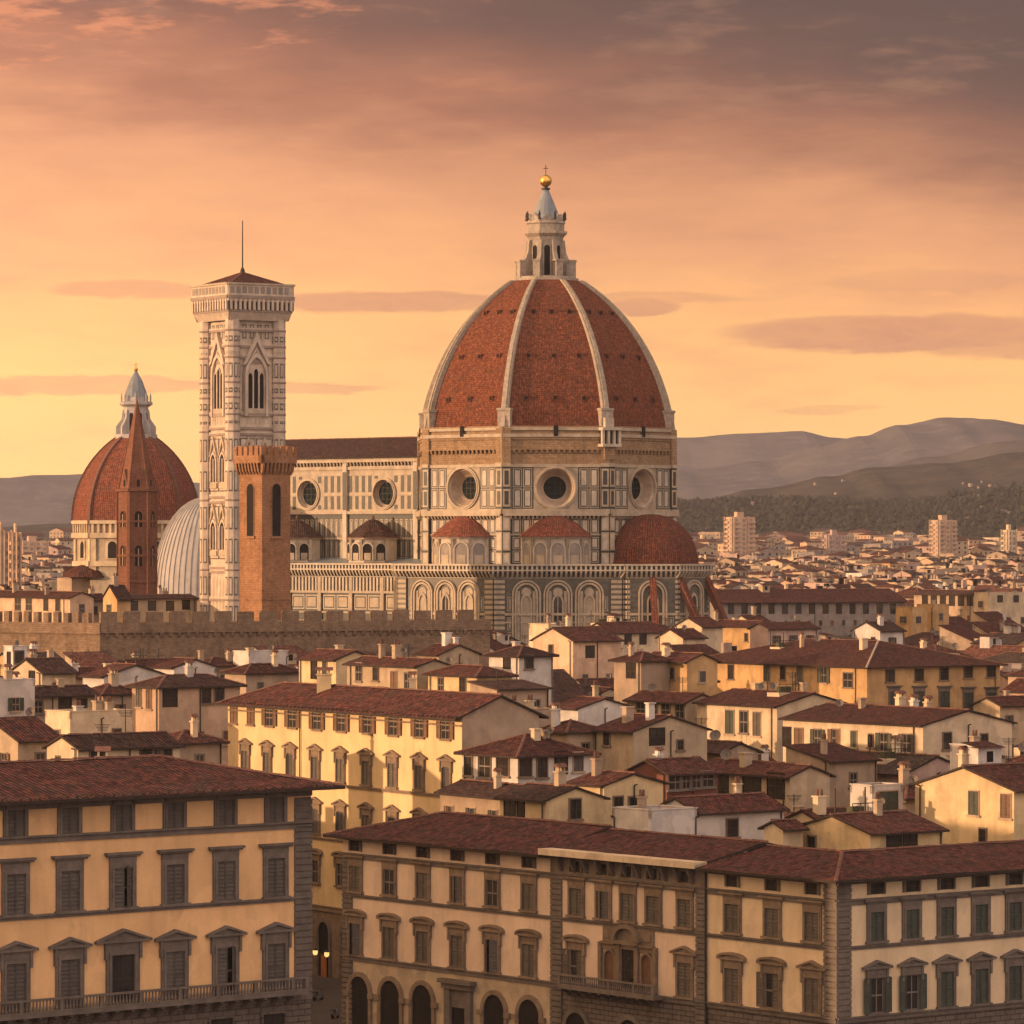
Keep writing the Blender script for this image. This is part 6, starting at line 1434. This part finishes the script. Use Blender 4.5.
H_('house with an open shaded loggia under a wide brown roof', 'tan', 914, 974, 986, 595, 1060, 'v', [(925 + 9 * i, 600, 'hole', 2.2, 3.0) for i in range(6)], tile_i=1, a=33)
H_('long house with orange sunlit bays looking over the glowing battlements', 'peach', -22, 70, 78, 598, 800, 'v', [(18, 604, 'white', 2.4, 2.4), (29, 604, 'white', 2.4, 2.4), (46, 605, 'hole', 1.8, 2.2), (58, 605, 'plain', 1.8, 2.2)], tile_i=0, a=33)
H_('narrow orange gabled front with a pinnacle behind the battlements', 'ochre', 103, 117, 124, 598, 786, 'u', pitch=.9, tile_i=1, minL=3)
H_('tan house with square openings behind the shaded battlements', 'sand', 113, 119, 197, 599, 800, 'u', Rw=[(134, 606, 'hole', 1.6, 1.8), (152, 606, 'hole', 1.6, 1.8), (170, 606, 'hole', 1.6, 1.8), (186, 605, 'hole', 1.6, 1.8)], tile_i=1, pitch=.22)
H_('low red roofed house between the orange bays and the orange gabled front', 'tan', 70, 82, 108, 600, 815, 'u', tile_i=2)
H_('cream flat block catching the sun below the cathedral arches', 'cream', 529, 549, 557, 629, 690, 'flat', minL=4)
H_('cream gable house at the foot of the raking buttresses', 'cream', 675, 702, 712, 627, 775, 'u', pitch=.4, tile_i=2)
H_('lower cream gable house in front of its taller cream neighbour by the buttresses', 'cream', 658, 683, 698, 638, 722, 'u', pitch=.4, tile_i=0)
H_('pale gable beside the pink walled house', 'cream', 732, 751, 760, 622, 860, 'u', pitch=.4, tile_i=0)

def shade_house():  # out of view, added to cast shade over the arcaded row
    c = Vector((-66, 309, 0)); a = R(88); root = thing('house', 'unseen tall tan house added to shade the arcaded palace row', 'house', c)
    box_house(root, c, a, 65, 16, 30.5, 'hip', MW['tan'], M_tile_b, .3, .7, 2, 0, [('R', 4 + 4 * i, z, 'shut', 1.1, 1.7) for i in range(8) for z in (27, 22, 17)], random.Random(2), 2)
shade_house()
# ------------------------------------------------------------------ the rest of the town
HID = [1024.0] * 1024                                        # lowest row still free to the sky side, per column
def occupy(x0, x1, y):
    for i in range(max(0, int(x0)), min(1023, int(x1)) + 1): HID[i] = min(HID[i], y)
def seen(x0, x1, y):
    n = 0
    for i in range(max(0, int(x0)), min(1023, int(x1)) + 1): n += max(0, HID[i] - y)
    return n
BIG = [(297, 0, 320, 775), (365, 320, 1023, 850), (430, 228, 500, 700), (640, 690, 1000, 655), (715, 0, 486, 622), (745, 232, 293, 445), (805, 195, 290, 280), (860, 400, 712, 570), (900, 290, 420, 450), (1000, 73, 195, 450), (850, 118, 157, 450), (930, 155, 200, 510)]
WN = ['cream', 'tan', 'white', 'peach', 'sand', 'pink', 'grey', 'ochre', 'tan', 'tan', 'sand', 'grey', 'pink']
ADJ = {'cream': 'cream', 'tan': 'tan', 'white': 'off white', 'peach': 'peach', 'sand': 'sandy', 'pink': 'pink', 'grey': 'grey', 'ochre': 'ochre'}
RN = {'u': 'gabled', 'v': 'gabled', 'hip': 'hipped', 'flat': 'flat topped', 'su': 'lean-to'}
def far_town():
    rr = random.Random(21); cand = []
    y = 395.0
    while y < 2600:
        step = (9.6 + max(0, y - 400) * .0013) if y < 950 else 8.6 + max(0, y - 1500) * .002; half = .128 * y + 48
        x = -half
        while x < half:
            X = x + rr.uniform(-.3, .3) * step; Yy = y + rr.uniform(-.3, .3) * step
            sz = step * rr.uniform(.62, 1.05); sz2 = step * rr.uniform(.7, 1.45); a = R(rr.choice((36, 39, 33, 42, 38, 50, 25)) + rr.uniform(-4, 4))
            rad = math.hypot(sz, sz2) / 2
            du = Vector((math.cos(a), math.sin(a), 0)); dv = Vector((-du.y, du.x, 0)); c = Vector((X, Yy, 0)) - du * sz / 2 - dv * sz2 / 2
            if not any((X - fx) ** 2 + (Yy - fy) ** 2 < (fr + rad * .55) ** 2 for fx, fy, fr in FOOT):
                lo = 15 if y < 560 else 18
                zz = rr.uniform(lo, lo + 6.5) if y < 620 else rr.uniform(18, 25.5)
                if y > 1100: zz = rr.choice((rr.uniform(16, 23), rr.uniform(20, 30)))
                ppx = 512 + F * X / Yy
                if 690 < ppx < 1010 and 480 < Yy < 640: zz = rr.uniform(11.5, 16)
                if 700 < ppx < 915 and 840 < Yy < 1150: zz = rr.uniform(12, 17)
                cand.append((Yy, c, a, sz, sz2, zz + ground_z(0, Yy)))
            x += step
        y += step
    cand.sort(key=lambda q: q[0]); bi = 0; big = sorted(BIG); out = []
    for q in cand:
        while bi < len(big) and big[bi][0] < q[0]: occupy(*big[bi][1:]); bi += 1
        Yy, c, a, s1, s2, z = q; du = Vector((math.cos(a), math.sin(a), 0)); dv = Vector((-du.y, du.x, 0))
        xs = [512 + F * p.x / p.y for p in (c, c + du * s1, c + dv * s2, c + du * s1 + dv * s2)]; yt = HZ + (H - z - 1.5) / Yy * F
        n = seen(min(xs), max(xs), yt); occupy(min(xs) + 1, max(xs) - 1, yt + 2); out.append((n, q, (min(xs) + max(xs)) / 2))
    more = [o for o in out if o[0] <= 1 and o[1][0] < 2300]
    vis = sorted([o for o in out if o[0] > 1], key=lambda o: -o[0]); keep = vis[:225]; rest = vis[225:]
    ids = set(id(o) for o in keep)
    for n, (Yy, c, a, s1, s2, z), px in keep:
        wn = rr.choice(WN); rf = rr.choice(('u', 'v', 'hip', 'u', 'hip', 'su', 'v') if Yy < 1300 else ('u', 'v', 'hip', 'flat', 'flat'))
        zone = ('among the roofs between palaces and cathedral' if Yy < 640 else 'below the sunny side of the cathedral and its bell tower' if px < 480 else
                'among the roofs around the cathedral buttresses' if px < 720 and Yy < 1000 else 'in the packed roofs beyond the long ochre house' if Yy < 1000 else 'in the town beyond the barrack like building' if px > 700 else 'in the far town past the red tiled dome')
        size = 'small ' if s1 * s2 < 130 else 'large ' if s1 * s2 > 330 else ''
        lab = (size if rf != 'flat' else '') + ADJ[wn] + ' ' + RN[rf] + ' house ' + zone
        det = 2 if Yy < 1000 else 1
        if Yy < 1500:
            root = thing('house', lab, 'house', c, lab); wins = []
            if det == 2:
                st = rr.choice(STY)
                for key, l in (('L', s2), ('R', s1)):
                    k = max(1, int(l / 3.6))
                    for i in range(k):
                        if rr.random() < .8: wins.append((key, l * (i + .5) / k, z - 2.7, st, 1.1, 1.5))
                        if rr.random() < .8: wins.append((key, l * (i + .5) / k, z - 6.2, st, 1.1, 1.5))
            else:
                for key, l in (('L', s2), ('R', s1)):
                    k = max(1, int(l / 4.2))
                    for i in range(k): wins.append((key, l * (i + .5) / k, z - 3.0, 'hole', 1.3, 1.7))
            box_house(root, c, a, s1, s2, z, rf, MW[wn], rr.choice(TILES), rr.uniform(.33, .46), .55, 2, 0, wins, rr, rr.choice((0, 1, 1, 2, 2, 3)) if det == 2 else rr.choice((0, 1)))
        else:
            w = box_house(None, c, a, s1, s2, z, rf, None, None, .3, .5, 0, 0); far_windows(w, c, a, s1, s2, z)
            o = solo('house', w, [MW[wn], rr.choice(TILES), MW['tan'], M_dark], lab, 'house', c, lab)
    dull = [list(MW).index(q) for q in ('tan', 'grey', 'pink', 'sand', 'peach', 'tan', 'grey', 'cream')]
    g = MB(); wl = list(MW.values()); mats = wl + TILES + [M_dark]
    def add(c, a, s1, s2, z, rf):
        w = box_house(None, c, a, s1, s2, z, rf, None, None, .3, .5, 0, ground_z(0, c.y) - 1); far_windows(w, c, a, s1, s2, z)
        k = rr.choice(dull); t = len(wl) + rr.randrange(5); mp = {0: k, 1: t, 2: wl.index(MW['tan']), 3: len(mats) - 1}
        if c.y < 2700 and z > 5:
            du = Vector((math.cos(a), math.sin(a), 0))
            for q in range(rr.choice((0, 1, 1, 2, 3))):
                p = c + du * rr.uniform(.1, .9) * s1 + Vector((-du.y, du.x, 0)) * rr.uniform(.1, .9) * s2; f3 = Fr(p, du); ww = rr.uniform(.5, 2.2)
                w.box(f3, -ww / 2, ww / 2, z - .5, z + rr.uniform(1.2, 3.4), -rr.uniform(.5, 1.8), 0, rr.choice((0, 0, 2, 3)), True)
        for f, m, u in zip(w.f, w.m, w.uv):
            g.face([w.v[i] for i in f], mp[m], u)
    for n, (Yy, c, a, s1, s2, z), px in rest + more: add(c, a, s1, s2, z, rr.choice(('u', 'v', 'hip', 'flat', 'flat')))
    y = 2600.0
    while y < 4700:
        step = 16 + (y - 2600) * .008; half = .127 * y; x = -half
        while x < half:
            if rr.random() < .86 and not (y > 4000 and rr.random() < (y - 4000) / 750):
                tall = rr.random() < .3; hgt = rr.uniform(17, 30) if tall else rr.uniform(9, 17)
                add(Vector((x + rr.uniform(-8, 8), y + rr.uniform(-8, 8), 0)), R(38 + rr.uniform(-25, 25)), step * rr.uniform(.45, .95), step * rr.uniform(.45, .95), ground_z(0, y) + hgt, rr.choice(('flat', 'flat', 'u', 'v', 'hip')))
            x += step
        y += step
    o = link(bpy.data.objects.new('distant_houses', g.mesh('distant_houses', mats)))
    tag(o, 'mass of tiny pale houses and roofs filling the plain below the wooded hill', 'town', kind='stuff')
def far_windows(w, c, a, s1, s2, z):
    du = Vector((math.cos(a), math.sin(a), 0)); dv = Vector((-du.y, du.x, 0))
    for f, l in ((Fr(c + dv * s2, -dv), s2), (Fr(c, du), s1)):
        k = max(1, int(l / 4.5))
        for fl in range(3):
            for i in range(k):
                t = l * (i + .5) / k; w.face((f.P(t - .7, z - 3 - fl * 3.6, .05), f.P(t + .7, z - 3 - fl * 3.6, .05), f.P(t + .7, z - 1.3 - fl * 3.6, .05), f.P(t - .7, z - 1.3 - fl * 3.6, .05)), 3)
far_town()

# tall apartment blocks on the plain, hillside villas, trees
def apartment_block(label, xl, xc, xr, ytop, Y, wm, a=38):
    c, Lu, Lv, ze = lens(xc, ytop, Y, R(a), xl, xr); du = Vector((math.cos(R(a)), math.sin(R(a)), 0)); dv = Vector((-du.y, du.x, 0)); root = thing('apartment_block', label, 'building', c)
    fL = Fr(c + dv * Lv, -dv); fR = Fr(c, du); w = MB(); b = MB(); s = MB()
    for f, l in ((fL, Lv), (fR, Lu), (Fr(c + du * Lu, dv), Lv), (Fr(c + du * Lu + dv * Lv, -du), Lu)): face_wall(w, f, 0, l, 0, ze)
    w.face([c + Vector((0, 0, ze)), c + du * Lu + Vector((0, 0, ze)), c + du * Lu + dv * Lv + Vector((0, 0, ze)), c + dv * Lv + Vector((0, 0, ze))]); w.box(fR, Lu * .3, Lu * .6, ze, ze + 3.5, -Lv * .7, -Lv * .3, 0, True)
    for f, l in ((fL, Lv), (fR, Lu)):
        k = max(2, int(l / 5)); z = ze - 3.2
        while z > ze - 42 and z > 3:
            for i in range(k):
                t = l * (i + .5) / k; w.box(f, t - 1.1, t + 1.1, z, z + 1.9, 0, .06, 1)
                if i % 2 == 0: w.box(f, t - l / k * .48, t + l / k * .48, z - 1.0, z + .2, 0, .9, 0)
            z -= 3.2
        for i in range(0, k + 1, 2): w.box(f, max(0, l * i / k - .4), min(l, l * i / k + .4), 0, ze + .3, 0, 1.1, 0)
    part('wall', w, [wm, MW['grey']], root)
apartment_block('tall pinkish apartment block standing alone before the wooded hill', 725, 733, 755, 517, 2900, MW['peach'])
apartment_block('square apartment block with one bright face below the wooded hill', 930, 939, 957, 520, 3000, MW['peach'])
apartment_block('narrow pale apartment tower at the edge of the far town', 1002, 1008, 1016, 530, 2700, MW['cream'])
apartment_block('low slab of flats in the middle of the far plain', 823, 828, 846, 535, 2900, MW['pink'])
apartment_block('slim pale tower beyond the orange bays', 11, 15, 20, 533, 1500, MW['peach'])
apartment_block('brown block with a roof mast at the far edge of the town', -12, 3, 11, 531, 1600, MW['tan'])
apartment_block('pale slab on the valley slope beyond the slim tower', 18, 22, 48, 541, 2900, MW['peach'])
def villas():
    rr = random.Random(9); proto = None
    spots = [(3, x, rr.uniform(.5, .9)) for x in (745, 752, 759, 806, 811, 818, 835, 841)] + [(3, rr.uniform(925, 985), rr.uniform(.45, .72)) for _ in range(18)] + [(4, rr.uniform(925, 1022), rr.uniform(.55, .9)) for _ in range(22)] + [(4, rr.uniform(690, 720), rr.uniform(.2, .5)) for _ in range(8)] + [(4, rr.uniform(740, 900), rr.uniform(.05, .85)) for _ in range(8)]
    meshes = []
    for k in range(4):
        w = box_house(None, Vector((0, 0, 0)), R(38 + 10 * k), rr.uniform(12, 20), rr.uniform(8, 13), rr.uniform(8, 11), ('hip', 'u', 'v', 'hip')[k], None, None, .3, .6, 0, -6); meshes.append(w.mesh('hillside_villa', [MW[('grey', 'grey', 'grey', 'pink')[k]], M_tile_b, MW['tan'], M_dark]))
    for key, px, v in spots:
        V, n, x0, x1 = CREST[key]; p = V((px - x0) / (x1 - x0) * n, v); o = link(bpy.data.objects.new('hillside_villa', rr.choice(meshes))); o.location = p + Vector((0, 0, .6)); o.scale = [rr.uniform(.18, .36)] * 3
        z = {3: 'tiny pale villa on the bare hill above the wooded slope', 4: 'tiny pale villa among the trees of the wooded slope'}[key]; tag(o, z, 'villa', z, 'thing')
villas()
def trees():
    rr = random.Random(4); protos = []
    for k in range(3):
        f = MB(); hh = (9, 8, 14)[k]; wd = (4.2, 3.4, 1.5)[k]
        for q in range(260):
            u = rr.random() * 6.283; s = rr.uniform(-1, 1); rad = rr.random() ** .4; e = math.sqrt(1 - s * s) * rad
            lump = 1 + .25 * math.sin(3 * u + k) * math.cos(4 * s)
            p = Vector((wd * e * math.cos(u) * lump, wd * e * math.sin(u) * lump, hh * .62 + s * rad * hh * .40 * lump))
            t = rr.uniform(.35, .9) * (1 if k < 2 else .6); n = Vector((rr.gauss(0, 1), rr.gauss(0, 1), rr.gauss(.4, 1))).normalized(); x = n.orthogonal().normalized(); y = n.cross(x)
            f.face((p - x * t, p - y * t * .7, p + x * t, p + y * t * .7), 0 if rr.random() < .6 else 1)
        tr = MB(); tr.tube((0, 0, -1), (0, 0, hh * .5), .35, .16, 7)
        for b in range(4): a = b * 1.57 + k; tr.tube((0, 0, hh * .35), (wd * .5 * math.cos(a), wd * .5 * math.sin(a), hh * .62), .14, .05, 5)
        protos.append((f.mesh('crown', M_foil), tr.mesh('trunk', [M_bark])))
    names = ['broad dark tree rising among the roofs of the far town', 'small leafy tree in a courtyard of the far town', 'slim dark cypress between roofs of the far town']
    spots = [(918, 640, 2400, 0), (985, 560, 1900, 0), (640, 0, 1300, 1)]
    for i in range(46):
        k = rr.choice((0, 0, 1, 1, 2)); px = rr.choice((rr.uniform(705, 1020), rr.uniform(705, 1020), rr.uniform(705, 1020), rr.uniform(0, 75))); Y = rr.uniform(900, 2600) if i > 12 else rr.uniform(760, 1200)
        X = (px - 512) / F * Y; root = thing('tree', names[k], 'tree', (X, Y, ground_z(0, Y)), names[k]); s = rr.uniform(1.5, 2.3) if k != 2 else rr.uniform(1.4, 1.9)
        root.scale = (s * .75, s * .75, s * 1.35 if k < 2 else s * 1.1); root.rotation_euler = (0, 0, rr.random() * 6)
        for nm, me in (('crown', protos[k][0]), ('trunk', protos[k][1])): c = link(bpy.data.objects.new(nm, me)); c.parent = root
trees()

# ------------------------------------------------------------------ the evening air
def haze():
    g = MB(); f = Fr((0, -290), (1, 0)); g.box(f, -2900, 2900, -4, 330, -9500, 0, 0, True)
    g = MB(); x0, x1, y0, y1, z0, z1 = -3100, 3100, -400, 10200, -8, 330
    P = [(x, y, z) for z in (z0, z1) for y in (y0, y1) for x in (x0, x1)]
    for q in ((0, 2, 3, 1), (4, 5, 7, 6), (0, 1, 5, 4), (1, 3, 7, 5), (3, 2, 6, 7), (2, 0, 4, 6)): g.face([P[i] for i in q])
    m = bpy.data.materials.new('evening_haze'); m.use_nodes = True; nt = m.node_tree; nt.nodes.clear()
    v = nt.nodes.new('ShaderNodeVolumePrincipled'); v.inputs['Color'].default_value = (.74, .73, .82, 1); v.inputs['Density'].default_value = HAZE; v.inputs['Anisotropy'].default_value = .2
    o = nt.nodes.new('ShaderNodeOutputMaterial'); nt.links.new(v.outputs[0], o.inputs['Volume'])
    tag(link(bpy.data.objects.new('haze', g.mesh('haze', [m]))), 'warm evening haze over the city and hills', 'haze', kind='stuff')
HAZE = 3.4e-5
haze()
